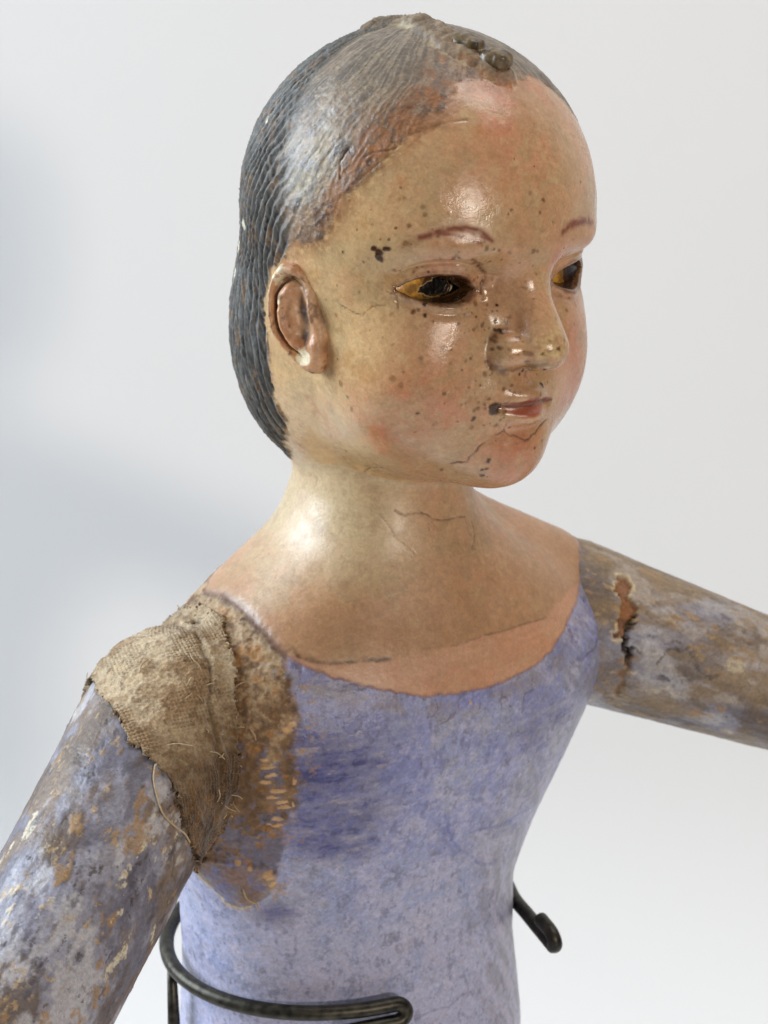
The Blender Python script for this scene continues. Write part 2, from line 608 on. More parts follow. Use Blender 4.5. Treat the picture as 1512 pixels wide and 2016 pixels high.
# ====PAINTDATA
HEAD_PAINT = {
    'HAIR_FRONT': [(18.97, 37.91), (8.81, 41.43), (-2.07, 42.38), (-11.94, 42.14), (-18.55, 40.66), (-23.95, 35.98), (-28.77, 32.33), (-34.95, 28.55), (-40.64, 22.7), (-45.83, 17.24), (-49.41, 10.24), (-54.53, 4.67), (-61.1, 3.66)],
    'HAIR_EAR': [(-61.07, 3.66), (-65.89, 0.18), (-72.44, -3.75), (-78.44, -12.52), (-78.49, -21.25), (-78.26, -29.13), (-81.52, -37.76), (-81.71, -43.08), (-87.15, -48.65), (-101.15, -56.46)],
    'BROW_A': [(-29.61, 7.62), (-27.47, 8.47), (-25.35, 9.3), (-23.22, 9.79), (-19.79, 10.07), (-17.17, 9.33), (-15.39, 8.21), (-14.07, 6.89)],
    'BROW_B': [(-25.77, 8.75), (-23.21, 8.66), (-20.64, 8), (-18.04, 7.17), (-16.7, 6.73)],
    'BROW_C': [(-22.37, 10.16), (-19.79, 9.04), (-17.17, 8.11), (-14.45, 7.13)],
    'BROW_TAIL': [(-33.31, 5.45), (-30.9, 6.83), (-28.32, 8.08), (-25.77, 8.97)],
    'BROW_FAR': [(4.77, 7.77), (6.84, 8.99), (9.63, 9.8), (13.91, 9.53), (19.92, 8.35)],
    'BROW_FAR2': [(7.62, 8.91), (10.5, 9.23), (16.91, 9.43)],
    'CRACK_CHIN': [(-18.77, -47.6), (-17.26, -47.35), (-14.97, -47.06), (-14.7, -45.63), (-13.39, -43.68), (-12.95, -42.62), (-10.36, -40.62), (-9.92, -39.89), (-8.63, -39.71), (-7.01, -38.81), (-6.17, -39.9), (-5.36, -40.57), (-4.18, -40.33), (-3.05, -40.68), (-2.22, -40.99), (-1.24, -41.79), (0.11, -41.61), (1.41, -40.99), (3, -40.75), (3.99, -39.7), (5.45, -38.92), (6.81, -38.16), (8.47, -38.37)],
    'CRACK_CHIN2': [(-7.01, -38.81), (-6.99, -37.74), (-7.25, -36.61)],
    'CRACK_CHEEK': [(-49.93, -8.42), (-48.58, -9.74), (-46.05, -10.69), (-42.76, -11.56), (-42, -10.55), (-40.25, -9.01), (-37.3, -8.7)],
    'CRACK_TEMPLE': [(-48.8, 19.93), (-49.34, 23.91), (-47.85, 26.27), (-46.3, 25.51), (-43.48, 24.82), (-41.06, 26.18), (-37.9, 26.49), (-35.48, 27.42)],
    'SEAM_HAIR': [(-46.48, 17.2), (-42.97, 20.86), (-40.64, 22.7), (-37.19, 25.67), (-33.77, 29.59), (-28.77, 31.5), (-23.58, 32.96), (-18.23, 33.55)],
    'CRACK_JAW': [(-74.82, -57.73), (-67, -56.71), (-58.8, -54.75), (-42.28, -51.92), (-38.37, -52.02)],
    'FOLD_LID': [(-17.78, 2.54), (-16.37, 1.37), (-14.39, 0.08), (-12.57, -1.37), (-12.07, -2.89), (-12.55, -4.29), (-12.49, -6.19)],
    'FOLD_OUT': [(-37, -5.38), (-35.33, -5.8), (-34.63, -6.77), (-34.18, -9.1)],
    'LIP_UP': [(-8.69, -33.61), (-7.66, -32.39), (-6, -31.9), (-4.04, -31.59), (-2.55, -30.92), (-0.57, -30.66), (2.18, -30.88), (7.21, -32.73), (3.19, -32.87), (-0.02, -32.96), (-3.31, -33.06), (-6.09, -33.47)],
    'LIP_LOW': [(-8.72, -33.84), (-6.09, -33.47), (-3.31, -33.06), (-0.02, -32.96), (3.7, -32.84), (2.61, -34.65), (0.59, -35.46), (-1.65, -35.99), (-3.98, -35.78), (-5.81, -35.1), (-7.39, -34.82)],
    'MOUTH_LINE': [(-11.47, -33.58), (-9.81, -33.61), (-8.23, -32.95), (-5.62, -33.06), (-2.49, -33.07), (0.98, -32.73), (6.77, -32.88)],
    'MOUTH_STAIN': [(-11.87, -32.32), (-10.68, -31.69), (-8.77, -31.93), (-8.69, -33.61), (-9.8, -34.48), (-11.08, -34.64), (-12.22, -33.57)],
    'LOWLIP_EDGE': [(-7.62, -34.81), (-5.8, -35.47), (-3.93, -36.04), (-1.54, -36.27), (0.66, -35.85)],
    'NOSE_DIRT': [(-11.51, -23.54), (-10.7, -23.19), (-8.71, -24.11), (-7.09, -23.8), (-4.52, -23.73), (-3.52, -22.31), (-2.33, -21.99), (-0.26, -21.99)],
    'RESIN': [(-3.56, 19.35, 49.51), (-1.09, 19.17, 49.75), (0.48, 20.86, 48.97), (1, 24.13, 47.18), (1.32, 27.63, 44.86), (-1.39, 30.18, 42.86), (-3.65, 29.29, 43.41), (-5.92, 27.13, 44.71), (-6.68, 25.43, 45.73), (-7.88, 24.23, 46.24)],
    'RIDGE': [(-7.33, -7.08, 52.61), (-2.67, 0.03, 53.71), (-5.44, 8.49, 52.67), (-6.24, 14.63, 50.99), (-6.36, 19.07, 49.26), (-5.51, 22.4, 47.75), (-3.58, 25.79, 45.97), (-1.67, 29.21, 43.64)],
    'EYE_HOLE': [(-24.56, -5.86), (-24.04, -4.79), (-23.2, -4.7), (-22.22, -3.82), (-21.07, -3.91), (-20.83, -3.11), (-19.49, -3.02), (-17.41, -3.37), (-16.89, -4.39), (-16.37, -5.2), (-16.8, -6.33), (-17.6, -7.44), (-18.59, -7.69), (-19.38, -7.01), (-20.6, -7.19), (-21.38, -6.91), (-22.63, -6.63), (-23.24, -6.06)],
    'EYE_BLACK': [(-16.53, -2.49), (-15.03, -3.11), (-13.21, -4.79), (-13.97, -6.3), (-15.38, -6.79), (-14.53, -5.5), (-14.77, -4.11), (-15.71, -3.66)],
    'EYE_SLIVER': [(-15.4, -4.47), (-14.73, -4.9), (-15.03, -6.05), (-16.15, -7.31), (-16.66, -7.29), (-15.88, -5.81)],
    'EYE_PTS': [(-29.05, -5.16), (-25.13, -2.72), (-21.92, -0.69), (-14.62, -3.25), (-14.81, -7.12), (-21.81, -8.38), (-28.08, -7.45)],
    'FAR_IRIS': [(15.88, -2.22), (30.39, -4.39), (28.24, -6.71), (24.84, -7.97), (22, -8.17), (20.19, -7.59), (22.46, -6.05)],
    'FAR_PTS': [(0.87, -2.67), (12.49, -2.51), (15.99, -1.37), (30.64, -4.32), (29.39, -6.39), (21.61, -8.43), (12.25, -7.29)],
    'EAR_FLAKE': [(-72.26, -24.09), (-69.76, -24.37), (-65.65, -24.11), (-66.93, -26.82), (-69.16, -27.45), (-70.67, -25.76)],
    'BLUSH': [(-28.27, -30.64, 8.28), (20.38, -23.08, 6.21), (-23.13, 0.72, 4.2), (5.91, 1.46, 2.87), (-4.36, -46.26, 6.06), (-4.11, 38.46, 10.54), (-38.37, -39.36, 8.41), (21.46, -32.21, 6.26)],
    'SPOTS': [(-39.71, 4.63, 0.74, 1), (-38.57, 3.75, 0.92, 1), (-38.84, 2.54, 0.74, 1), (-37.16, 4.78, 0.64, 1), (-36.34, 4.69, 0.55, 1), (-38.02, 2.1, 0.46, 1), (-34.93, 9.69, 0.37, 0.6), (-43.74, 8.65, 0.18, 0.8), (-47.4, 3.02, 0.23, 0.9), (-42.47, 1.36, 0.28, 0.7), (-40.98, 2.17, 0.18, 0.7), (-49.6, -4.76, 0.14, 0.8), (-35.24, -0.48, 0.42, 0.5), (-30.78, -0.75, 0.32, 0.7), (-27.47, -0.56, 0.23, 0.9), (-22.19, 3.12, 0.37, 0.7), (-25, 2.8, 0.28, 0.4), (-26.86, 9.72, 0.23, 0.6), (-32.65, 6.28, 0.69, 0.45), (-15.21, 5.28, 0.46, 0.6), (-13.49, 4.87, 0.32, 0.7), (-11.97, 4.55, 0.37, 0.75), (-9.35, 3.93, 0.42, 0.4), (-3.24, 3.78, 0.61, 0.6), (-2.11, 3.75, 0.37, 0.5), (6.83, 3.86, 0.24, 0.8), (-2.11, 12.96, 0.42, 0.5), (-1.03, 15.64, 0.56, 0.5), (1.5, 10.39, 0.14, 0.8), (-4.13, -4.61, 0.38, 0.5), (-1.52, -1.61, 0.28, 0.5), (-9.06, -9.06, 0.33, 0.9), (-9.5, -12.72, 0.42, 1), (-9.97, -14.73, 0.52, 0.8), (-8.86, -14.94, 0.61, 1), (-11.44, -16.54, 0.38, 0.7), (-12.8, -17.24, 0.28, 0.7), (-14.42, -8.4, 0.7, 0.6), (-11.21, -9.04, 0.33, 0.5), (-12.24, -7.69, 0.47, 0.4), (-27.94, -10.71, 0.42, 0.85), (-26.06, -11.99, 0.33, 0.7), (-25.35, -13.71, 0.23, 0.4), (-30.79, -9.96, 0.61, 0.45), (-18.58, -14.66, 0.23, 0.4), (-15.89, -14.11, 0.42, 0.5), (-12.79, -14.66, 0.28, 0.4), (-21.76, -18.41, 0.23, 0.7), (-18.91, -23.2, 0.19, 0.7), (-14.94, -11.42, 0.19, 0.8), (-5.43, -19.52, 0.66, 0.45), (-3.09, -24.48, 0.48, 1), (-4.08, -25.24, 0.29, 0.9), (2.32, -28.44, 0.43, 0.85), (-6.08, -29.73, 0.28, 1), (-1.89, -23.19, 0.24, 0.9), (-10.92, -23.41, 0.85, 0.7), (-8.69, -24.31, 0.57, 0.55), (-10.7, -33.33, 1.33, 0.9), (-9.15, -32.84, 0.95, 0.9), (-14.68, -32.81, 0.62, 0.7), (-15.55, -33.38, 0.43, 0.6), (-13.16, -31.72, 0.38, 0.6), (-14.66, -31.17, 0.19, 0.6), (-15.42, -35.54, 0.57, 0.8), (-19.23, -35.83, 0.28, 0.6), (-9.34, -37.42, 0.57, 0.4), (-17.58, -31.56, 0.19, 0.6), (-29.05, -33.64, 0.24, 0.9), (-24.45, -36.17, 0.19, 0.6), (-29.61, -38.62, 0.24, 0.6), (-60.32, -48.82, 0.4, 1), (-10.06, -46.47, 0.48, 0.9), (-10.92, -48.86, 0.34, 0.8), (-10.06, -48.7, 0.34, 0.8), (-20.58, -49.77, 0.39, 0.7), (-10.24, -50.7, 0.44, 0.8), (1.86, -43.95, 0.34, 0.8), (4.92, -42.92, 0.44, 0.5), (-31.24, -53.37, 0.25, 0.6), (-67.57, -57.57, 0.2, 0.8), (-32.48, -23.57, 0.33, 0.5), (-33.1, -26.72, 0.75, 0.3), (-35.21, -25.42, 0.84, 0.35), (-37.68, -16, 0.28, 0.3), (-49.74, -28.61, 0.72, 0.45), (-47.63, -31.55, 0.48, 0.45), (-46.82, -34.8, 0.57, 0.4), (-50.46, -12.12, 0.38, 0.4), (-53.95, -22.3, 0.43, 0.5), (16.15, -12.54, 0.44, 0.5), (18.69, -9.97, 0.29, 0.7), (30.88, -10.03, 0.35, 0.6), (18.81, -16.32, 0.2, 0.7), (20.93, -11.97, 0.69, 0.3), (-29.11, 14.54, 0.55, 0.35), (-23.26, 13.31, 0.41, 0.3), (-14.56, -5.23, 0.57, 0.6), (-28.06, -8.09, 0.56, 0.9), (-24.4, -8.33, 0.42, 0.7), (-33.3, -5.9, 0.56, 0.5), (13.36, 18.59, 0.43, 0.6), (-1.21, 15.59, 0.37, 0.6), (-2.05, 13, 0.28, 0.5), (-8.01, 25.08, 0.18, 0.7), (-2.86, 23.37, 0.14, 0.8), (-34.06, 18.74, 0.23, 0.6), (-34.92, 9.73, 0.27, 0.5), (-40.6, 13.63, 0.18, 0.5), (-45.99, 15.2, 0.28, 0.6), (-58.26, 16.56, 0.28, 0.8), (-34.24, 16.15, 0.27, 0.3)],
}
TORSO_PAINT = {
    'NECKLINE': [(-47.81, -22.82), (-43.95, -24.41), (-37.73, -26.96), (-30.15, -29.46), (-23.31, -31.73), (-15.96, -33.71), (-9.64, -35.21), (0.48, -36.38), (9.22, -36.92), (18.06, -36.54), (26.94, -35.47), (33.67, -33.33), (39.95, -30.25), (43.56, -28.28), (50.04, -26.25), (58.01, -24.38), (62.39, -20.7), (64.02, -19.3)],
    'ARMLINE': [(-81.91, -17.57), (-74.06, -15.6), (-67.32, -15.7), (-61.27, -16.62), (-54.81, -18.89), (-50.17, -21.44), (-47.81, -22.82)],
    'PENCIL': [(-46.93, -21.61), (-44.33, -23.3), (-40.28, -24.14), (-35.55, -24.64), (-32.05, -24.66), (-27.54, -24.71), (-21.76, -25.08)],
    'PENCIL2': [(-1.06, -24.98), (4.48, -24.92), (11.33, -24.51), (20.26, -24.77), (26.97, -24.85), (33.51, -25.3), (36.2, -25.62)],
    'BANDTOP': [(-46.28, -23.03), (-40.2, -24.39), (-31.95, -25.1), (-20.84, -25.64), (-10.56, -24.8), (0.04, -24.94), (11.33, -24.51), (20.2, -24.9), (27.96, -25.1), (35.68, -25.53), (41.86, -24.15), (49.63, -23.36), (55.4, -24.51)],
    'CRACK_NECK': [(-18.02, 8.47), (-15.51, 7.53), (-12.49, 6.89), (-7.6, 7.31), (-3.43, 7.16), (0.59, 6.12), (2.73, 4.86), (6.83, 4.11), (15.26, 3.75), (23.72, 3.11)],
    'CRACK_NECK2': [(-26.63, 7.78), (-23, 5.99), (-20.67, 4.2), (-18.44, 2.03), (-14.6, 0.46), (-9.95, -2.62)],
    'CRACK_NECK3': [(0.46, 5.78), (0.02, 2.58), (0.18, -0.31)],
    'NECKFOLD': [(27.43, 1), (25.19, -2.01), (19.47, -4.76), (21.79, -5.12)],
    'BLUE_STROKES': [(-46, -41.67, 4.59), (-42.11, -42.53, 5.36), (-36.81, -43.74, 4.6), (-38.02, -51.04, 5.39), (-33.6, -52.42, 4.63), (-35.74, -57.37, 5.42), (-30.5, -57.22, 4.65), (-36.57, -63.69, 4.67), (-29.6, -65.6, 4.69), (-25.09, -65.48, 3.92), (-34.76, -70.42, 4.69), (-30.29, -72.89, 4.71), (-22.51, -50.04, 3.1), (-23.89, -73.98, 3.94), (-42.98, -93.2, 3.59), (-47.25, -36.44, 3.82)],
    'BLUE_LINE1': [(2.81, -70.68), (5.12, -74.88), (7.48, -79.13), (12.18, -83.15), (16.62, -85.85), (20.26, -89.34), (24.9, -91.92), (29.19, -92.86)],
    'BLUE_LINE2': [(13.68, -78.81), (18.93, -78.93), (26.62, -80.5), (36.6, -80.14)],
    'BLUE_LINE3': [(-36.39, -66.31), (-32.34, -66.56), (-26.48, -66.6), (-19.92, -66.95), (-17.05, -68.19)],
    'GREY_LINE': [(-15.39, -81.17), (-14.31, -82.78), (-9.81, -84.94), (-3.93, -87.01), (0.86, -88.06)],
    'GREY_RINGS': [(-26.03, -89.95, 1.75), (-9.64, -104.67, 1.63), (-6.32, -104.47, 1.3), (-11.69, -106.07, 0.97), (-1.76, -104.15, 1.14), (-6.15, -108.15, 1.14), (-21.44, -99.59, 1.29), (-19.67, -53.53, 0)],
    'CRACK_BELLY': [(22.41, -128.57), (15.92, -127.89), (10.63, -129.74), (4.88, -128.88), (0.25, -129.4), (-2.02, -129.69)],
    'OCHRE_FLECKS': [(-44.53, -50.64, 1.54, 0.61), (-45.27, -52.55, 1.69, 0.77), (-42.97, -55.02, 2, 0.62), (-44.02, -56.78, 1.7, 0.69), (-42.26, -58.64, 1.55, 0.54), (-41.63, -60.05, 1.7, 0.46), (-42.7, -63.26, 1.86, 0.62), (-42.1, -38.01, 1.07, 0.76), (-42.52, -39.12, 1.22, 0.76), (-40.25, -52.55, 0.46, 1.23), (-40.04, -58.76, 0.39, 1.39), (-43.24, -65.12, 2.33, 0.47), (-44.34, -80.47, 1.73, 1.58), (-43.34, -83.37, 0.95, 0.95), (-50.71, -77.27, 1.1, 0.95), (-48.21, -78.84, 0.79, 0.79), (4.77, -39.55, 0.63, 0.63), (-45.16, -48.49, 1.99, 0.46), (-45.8, -46.38, 0.77, 0.46)],
    'LEFT_PANEL': [(-81.91, -17.57), (-67.32, -15.7), (-54.81, -18.89), (-47.81, -22.82), (-44.9, -26.92), (-42.41, -32.31), (-40.4, -38.28), (-39.95, -47.23), (-39.95, -58.64), (-41.3, -69.26), (-42.7, -77.09), (-43.75, -84.34), (-47.21, -87.45), (-50.28, -90.16), (-54.83, -86.42), (-59.35, -82.34), (-61.3, -81.62), (-61.19, -71.64), (-58.14, -48.95)],
    'FLAP': [(-62.68, -84.3), (-57.65, -78.34), (-51.37, -77.4), (-46.27, -78.63), (-42.36, -80.41), (-42.66, -84.33), (-45.81, -88.52), (-48.78, -91.45), (-53.36, -92.07), (-56.88, -88.23)],
    'FLAP_EDGE': [(-62.68, -84.3), (-59.36, -85.7), (-56.97, -88.78), (-55.51, -91.28), (-53.79, -92.41), (-51.07, -92.25), (-48.78, -91.45)],
    'FAR_TAN': [(62.95, -20.46, 5.13), (65.05, -25.97, 5.18), (57.92, -29.22, 3.4)],
    'WAIST_WIRE': [(-62.13, -124.15), (-45.97, -122.53), (-28.22, -122.91), (-6.07, -124.03)],
}


_f = [p[:2] for p in HEAD_PAINT['HAIR_FRONT']]
_e = [p[:2] for p in HEAD_PAINT['HAIR_EAR']]
_near = sorted([p for p in _f if p[0] < -1], key=lambda p: p[0])
_side = list(reversed([p for p in _e if p[0] < -61]))
_half = [(-140, -62)] + _side + _near
SKIN_POLY = _half + [(-x, z) for x, z in reversed(_half)] + [(140, -330), (-140, -330)]
_nl = [p[:2] for p in TORSO_PAINT['ARMLINE']] + [p[:2] for p in TORSO_PAINT['NECKLINE'][1:]]
CHEST_POLY = [(-150, -16), (-100, -16)] + _nl + [(100, -14), (150, -16), (150, 200), (-150, 200)]


def paint_body(P):
    n = len(P)
    h, t = to_head(P), to_torso(P)
    uh, ut = uv_head(h), uv_torso(t)
    u, z = uh[:, 0], uh[:, 1]
    is_head = (sd_head(h) < sd_torso(t) + 0.5)
    w1 = fbm(P, 2.4, 3, 1)
    w2 = fbm(P, 6.0, 3, 2)
    w3 = fbm(P, 13.0, 3, 3)
    w4 = fbm(P, 1.3, 2, 4)
    speck = vnoise(P, 1.0, 5)
    uhw = uh + np.stack([w4, vnoise(P, 1.6, 9)], 1) * F32(0.28)
    disp = w2 * F32(0.07) + w1 * F32(0.022) + w4 * F32(0.007)
    rough = 0.235 + 0.10 * w2 + 0.08 * w3

    front0 = is_head & (h[:, 1] > 25)
    # ---- skin
    col = np.tile(S(188, 146, 111), (n, 1)).astype(F32)
    col = mix(col, S(202, 168, 120), 0.85 * sstep(-20, -48, u + 8 * w3) * is_head + 0.25 * th(w3, 0.2, 0.5))
    col = mix(col, S(176, 126, 92), 0.45 * th(w2 + w3, 0.15, 0.6))
    if True:
        d2 = 0
        for b in HEAD_PAINT['BLUSH']:
            for sg in (1, -1):
                if sg < 0 and b[0] > -9:
                    continue
                g = np.exp(-(((u - sg * b[0]) ** 2 + (z - b[1]) ** 2) / (b[2] * 1.25) ** 2)) * is_head
                d2 = np.maximum(d2, g)
        col = mix(col, S(186, 112, 84), np.clip(d2 * (0.72 + 0.25 * w2 + 0.2 * rag(P, 3.5, 19)), 0, 0.75))
    col = mix(col, S(170, 150, 112), 0.45 * th(fbm(P, 9.0, 4, 33, .6), 0.15, 0.3))
    # orange under-colour and ochre dirt showing through
    col = mix(col, S(172, 118, 64), 0.35 * th(rag(P, 7.0, 15), 0.5, 0.25) * is_head)
    col = mix(col, S(150, 116, 76), 0.30 * th(rag(P, 3.0, 16), 0.35, 0.35))
    grime = np.exp(-((u + 4) / 26) ** 2) * np.exp(-((z + 14) / 24) ** 2) * is_head
    col = mix(col, S(120, 84, 46), 0.30 * th(w4 + 0.5 * w1, 0.75, 0.25) * (0.3 + 0.6 * grime))
    col = mix(col, S(206, 182, 140), 0.25 * th(-w1, 0.55, 0.25))
    # nose tip worn to the gesso
    nt = gauss(h, (0, 50.5, -18.5), (6, 5, 5))
    col = mix(col, S(206, 180, 128), nt * th(w1 + w4, 0.0, 0.5))
    col = mix(col, S(132, 96, 54), 0.5 * nt * th(speck + 0.6 * w4, 0.5, 0.2))
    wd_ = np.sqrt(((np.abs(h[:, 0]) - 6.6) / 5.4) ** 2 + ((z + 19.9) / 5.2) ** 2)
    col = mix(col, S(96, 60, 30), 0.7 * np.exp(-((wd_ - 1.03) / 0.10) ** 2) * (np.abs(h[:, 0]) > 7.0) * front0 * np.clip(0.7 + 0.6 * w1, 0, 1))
    # dirt gathered under the nose and round the wing
    dn = seg_dist(uhw, HEAD_PAINT['NOSE_DIRT'])
    col = mix(col, S(78, 48, 22), 0.9 * np.exp(-(dn / 0.9) ** 2) * (0.55 + 0.5 * w1) * is_head)
    # lids
    front = is_head & (h[:, 1] > 10)
    eo = np.where(front, eye_open(np.abs(h[:, 0]), z), -99)
    lid = np.exp(-((eo + 0.15) / 0.75) ** 2)
    halo = sstep(-4.5, -0.3, eo) * front
    col = mix(col, S(128, 78, 48), 0.55 * halo * th(rag(P, 2.2, 26), 0.0, 0.5))
    col = mix(col, S(74, 38, 18), np.clip(lid * (0.7 + 0.4 * sstep(-6, -3, z)) * (0.9 + 0.5 * w1), 0, 1))
    col = mix(col, S(70, 45, 22), (eo > 0.1) * 1.0)
    for k, wd, a in (('FOLD_LID', 0.45, 0.95), ('FOLD_OUT', 0.25, 0.5)):
        d = seg_dist(uhw, HEAD_PAINT[k])
        m = np.exp(-(d / wd) ** 2) * front
        col = mix(col, S(84, 46, 26), a * m * (0.7 + 0.5 * w4))
        disp = disp - 0.35 * m
    # brows
    for k, wd, a in (('BROW_TAIL', 0.9, .6), ('BROW_A', 0.60, 1), ('BROW_B', 0.45, 1), ('BROW_C', 0.42, .95), ('BROW_FAR', 0.95, .85), ('BROW_FAR2', 0.8, .8)):
        d = seg_dist(uhw, HEAD_PAINT[k])
        m = np.exp(-(d / wd) ** 2) * front
        col = mix(col, S(112, 42, 6) if k != 'BROW_TAIL' else S(140, 100, 60), a * m * np.clip(0.95 + 0.7 * w4, 0, 1))
    rough = rough + 0.4 * np.exp(-(seg_dist(uhw, HEAD_PAINT['BROW_A']) / 1.1) ** 2)
    # lips
    up = poly_sd(uhw, HEAD_PAINT['LIP_UP'])
    lo = poly_sd(uhw, HEAD_PAINT['LIP_LOW'])
    col = mix(col, S(126, 56, 38), sstep(-0.2, 0.5, up) * 0.85 * front)
    col = mix(col, S(166, 82, 56), sstep(-0.25, 0.6, lo) * 0.9 * front)
    rough = rough + 0.04 * (sstep(-0.25, 0.5, np.maximum(lo, up)) * front)
    ml = seg_dist(uhw, HEAD_PAINT['MOUTH_LINE'])
    col = mix(col, S(88, 32, 22), np.exp(-(ml / 0.42) ** 2) * 0.9 * front)
    st = poly_sd(uhw, HEAD_PAINT['MOUTH_STAIN'])
    col = mix(col, S(66, 38, 16), sstep(-0.5, 0.3, st + 0.4 * w4) * 0.9 * front)
    le = seg_dist(uhw, HEAD_PAINT['LOWLIP_EDGE'])
    col = mix(col, S(200, 172, 130), np.exp(-((le) / 0.35) ** 2) * 0.5 * front)

    # ---- hair
    hs = -poly_sd(uhw, SKIN_POLY, 400) * is_head
    hs = np.where(is_head, hs, -9)
    jag = w1 * 0.5 + w4 * 0.25
    fade = np.exp(-((hs - 0.0) / 3.2) ** 2) * is_head * sstep(24, 10, np.abs(u + 30) - 18)
    col = mix(col, S(132, 90, 58), 0.75 * fade * th(rag(P, 3.2, 29), -0.15, 0.4))
    hair = sstep(-0.9, 1.2, hs + jag * 1.2 + 1.3 * rag(P, 4.0, 25)) * is_head
    bu = 57 + 0.26 * np.clip(z, -20, 50)
    back = sstep(0, -7, u + bu + 3 * w3) + sstep(0, 7, u - bu + 3 * w3)
    back = np.clip(back + sstep(-16, -32, h[:, 1]) * 0.8, 0, 1) * hair
    r1, r2, r3 = rag(P, 5.0, 22), rag(P, 3.4, 23), rag(P, 9.0, 24)
    hc = np.tile(S(108, 98, 86), (n, 1)).astype(F32)
    hc = mix(hc, S(66, 66, 68), 0.85 * th(r1, 0.08, 0.3))
    hc = mix(hc, S(130, 120, 104), 0.8 * th(r3, 0.10, 0.4))
    hc = mix(hc, S(108, 84, 60), 0.75 * th(-r3 + 0.3 * r1, 0.1, 0.3))
    hc = mix(hc, S(140, 108, 76), 0.6 * th(r2, 0.45, 0.2))
    hc = mix(hc, S(166, 152, 122), 0.5 * th(-r2, 0.6, 0.15))
    hc = mix(hc, S(46, 45, 46), 0.75 * th(-r1 + 0.4 * w4, 0.45, 0.2))
    r5 = rag(P, 1.5, 27)
    hc = mix(hc, S(56, 52, 50), 0.5 * th(r5 + 0.5 * r3, 0.42, 0.18))
    big = fbm(P, 16.0, 3, 30)
    hc = mix(hc, S(70, 68, 68), 0.6 * th(big, 0.1, 0.3))
    hc = mix(hc, S(126, 104, 80), 0.6 * th(-big + 0.3 * r1, 0.15, 0.3))
    hc = mix(hc, S(164, 152, 130), 0.5 * th(-r5, 0.55, 0.15))
    hc = mix(hc, S(124, 110, 92), 0.6 * sstep(26, 46, z + 6 * r3))
    # worn rim above the temple: ochre wood, reddish brown smears, pale gesso
    edge = np.exp(-(np.clip(hs - 2.0, 0, 99) / 5.8) ** 2) * sstep(-84, -60, u) * sstep(24, 10, np.abs(u + 30) - 14)
    hc = mix(hc, S(122, 84, 54), edge * th(r3 + 0.5 * w2, -0.3, 0.5) * 0.8)
    hc = mix(hc, S(146, 94, 48), edge * th(r1, 0.15, 0.3) * 0.85)
    hc = mix(hc, S(74, 53, 38), edge * th(r2, 0.3, 0.3) * 0.8)
    pale = np.exp(-(((u + 56) / 7.0) ** 2 + ((z - 18) / 11.0) ** 2))
    hc = mix(hc, S(172, 160, 122), pale * th(r1, -0.05, 0.35) * 0.7)
    pale2 = np.exp(-(((u + 62) / 6.0) ** 2 + ((z - 8) / 7.0) ** 2))
    hc = mix(hc, S(150, 118, 84), pale2 * th(r2, -0.05, 0.3) * 0.8)
    # combed grooves behind
    q = u - np.where(z > -6, 0.62 * (z + 6), 0.05 * (z + 6)) + 2.0 * w3 + 0.7 * w2
    ridge = np.abs(((q / 3.1) % 1.0) - 0.5) * 2
    hatch = vnoise(np.stack([(u + 0.25 * z) / 0.75, z / 7.0, q * 0 + np.floor(q / 3.1) * 3.7], 1), 1.0, 12)
    fine = vnoise(np.stack([q / 0.8, (z + 0.4 * u) / 6.0, q * 0], 1), 1.0, 13)
    dark = S(72, 68, 63)
    bc = np.tile(dark, (n, 1)).astype(F32)
    bc = mix(bc, S(104, 102, 96), 0.75 * th(hatch + 0.4 * fine, 0.15, 0.3))
    bc = mix(bc, S(26, 26, 27), 0.9 * th(-ridge + 0.3 * hatch, -0.28, 0.2))
    bc = mix(bc, S(122, 94, 66), 0.75 * th(rag(P * np.array([1, 1, 0.4], F32), 3.0, 31) + 0.3 * hatch, 0.45, 0.2))
    for fa, fb in (((-98.5, -3.5), (-97.5, 3.5)), ((-99.5, -11.5), (-98.5, -8.0)), ((-88, 4.5), (-87.6, 6.0)), ((-84, 30), (-83, 32))):
        dfl = seg_dist(uhw, [fa, fb], 3)
        bc = mix(bc, S(206, 198, 174), sstep(0.85, 0.35, dfl + 0.3 * w1))
    hc = mix(hc, S(60, 57, 55), 0.55 * th(fine + 0.5 * r1, 0.25, 0.25))
    hc = mix(hc, S(142, 130, 112), 0.4 * th(-fine - 0.4 * r1, 0.3, 0.25))
    hc = mix(hc, S(138, 88, 46), edge * th(r1 + 0.4 * r2, 0.05, 0.25) * 0.7)
    hc = mix(hc, S(86, 56, 36), edge * th(-r1 + 0.4 * r2, 0.35, 0.25) * 0.7)
    hc = mix(hc, bc, back)
    col = mix(col, hc, hair)
    disp = disp + back * (0.85 * (ridge - 0.5) + 0.2 * hatch + 0.10 * fine)
    disp = disp + hair * (1 - back) * (0.05 * w1 + 0.06 * w4 + 0.05 * r2 + 0.06 * fine) + 0.12 * hair
    rough = rough * (1 - hair) + hair * (0.40 + 0.16 * r1 + 0.2 * back)
    # raised seam along the parting
    rd = np.full(n, 99.0, F32)
    i = np.where(is_head & (h[:, 2] > 38))[0]
    if len(i):
        k = np.asarray(HEAD_PAINT['RIDGE'], F32)[:, :3]
        b = np.full(len(i), 99.0, F32)
        for a0, a1 in zip(k[:-1], k[1:]):
            ab = a1 - a0
            tt = np.clip(((h[i] - a0) @ ab) / F32(ab @ ab), 0, 1)
            r = h[i] - a0 - tt[:, None] * ab
            b = np.minimum(b, np.sqrt((r * r).sum(1)))
        rd[i] = b
    rp = sstep(5.0, 2.4, rd + 1.0 * w2 + 0.5 * w1)
    rope = vnoise(h * np.array([0.5, 1, 1], F32) + h[:, [1, 0, 2]] * np.array([0.35, 0.2, 0], F32), (3.2, 1.5, 3), 41)
    disp = disp + rp * (1.5 + 0.45 * rope + 0.3 * w1)
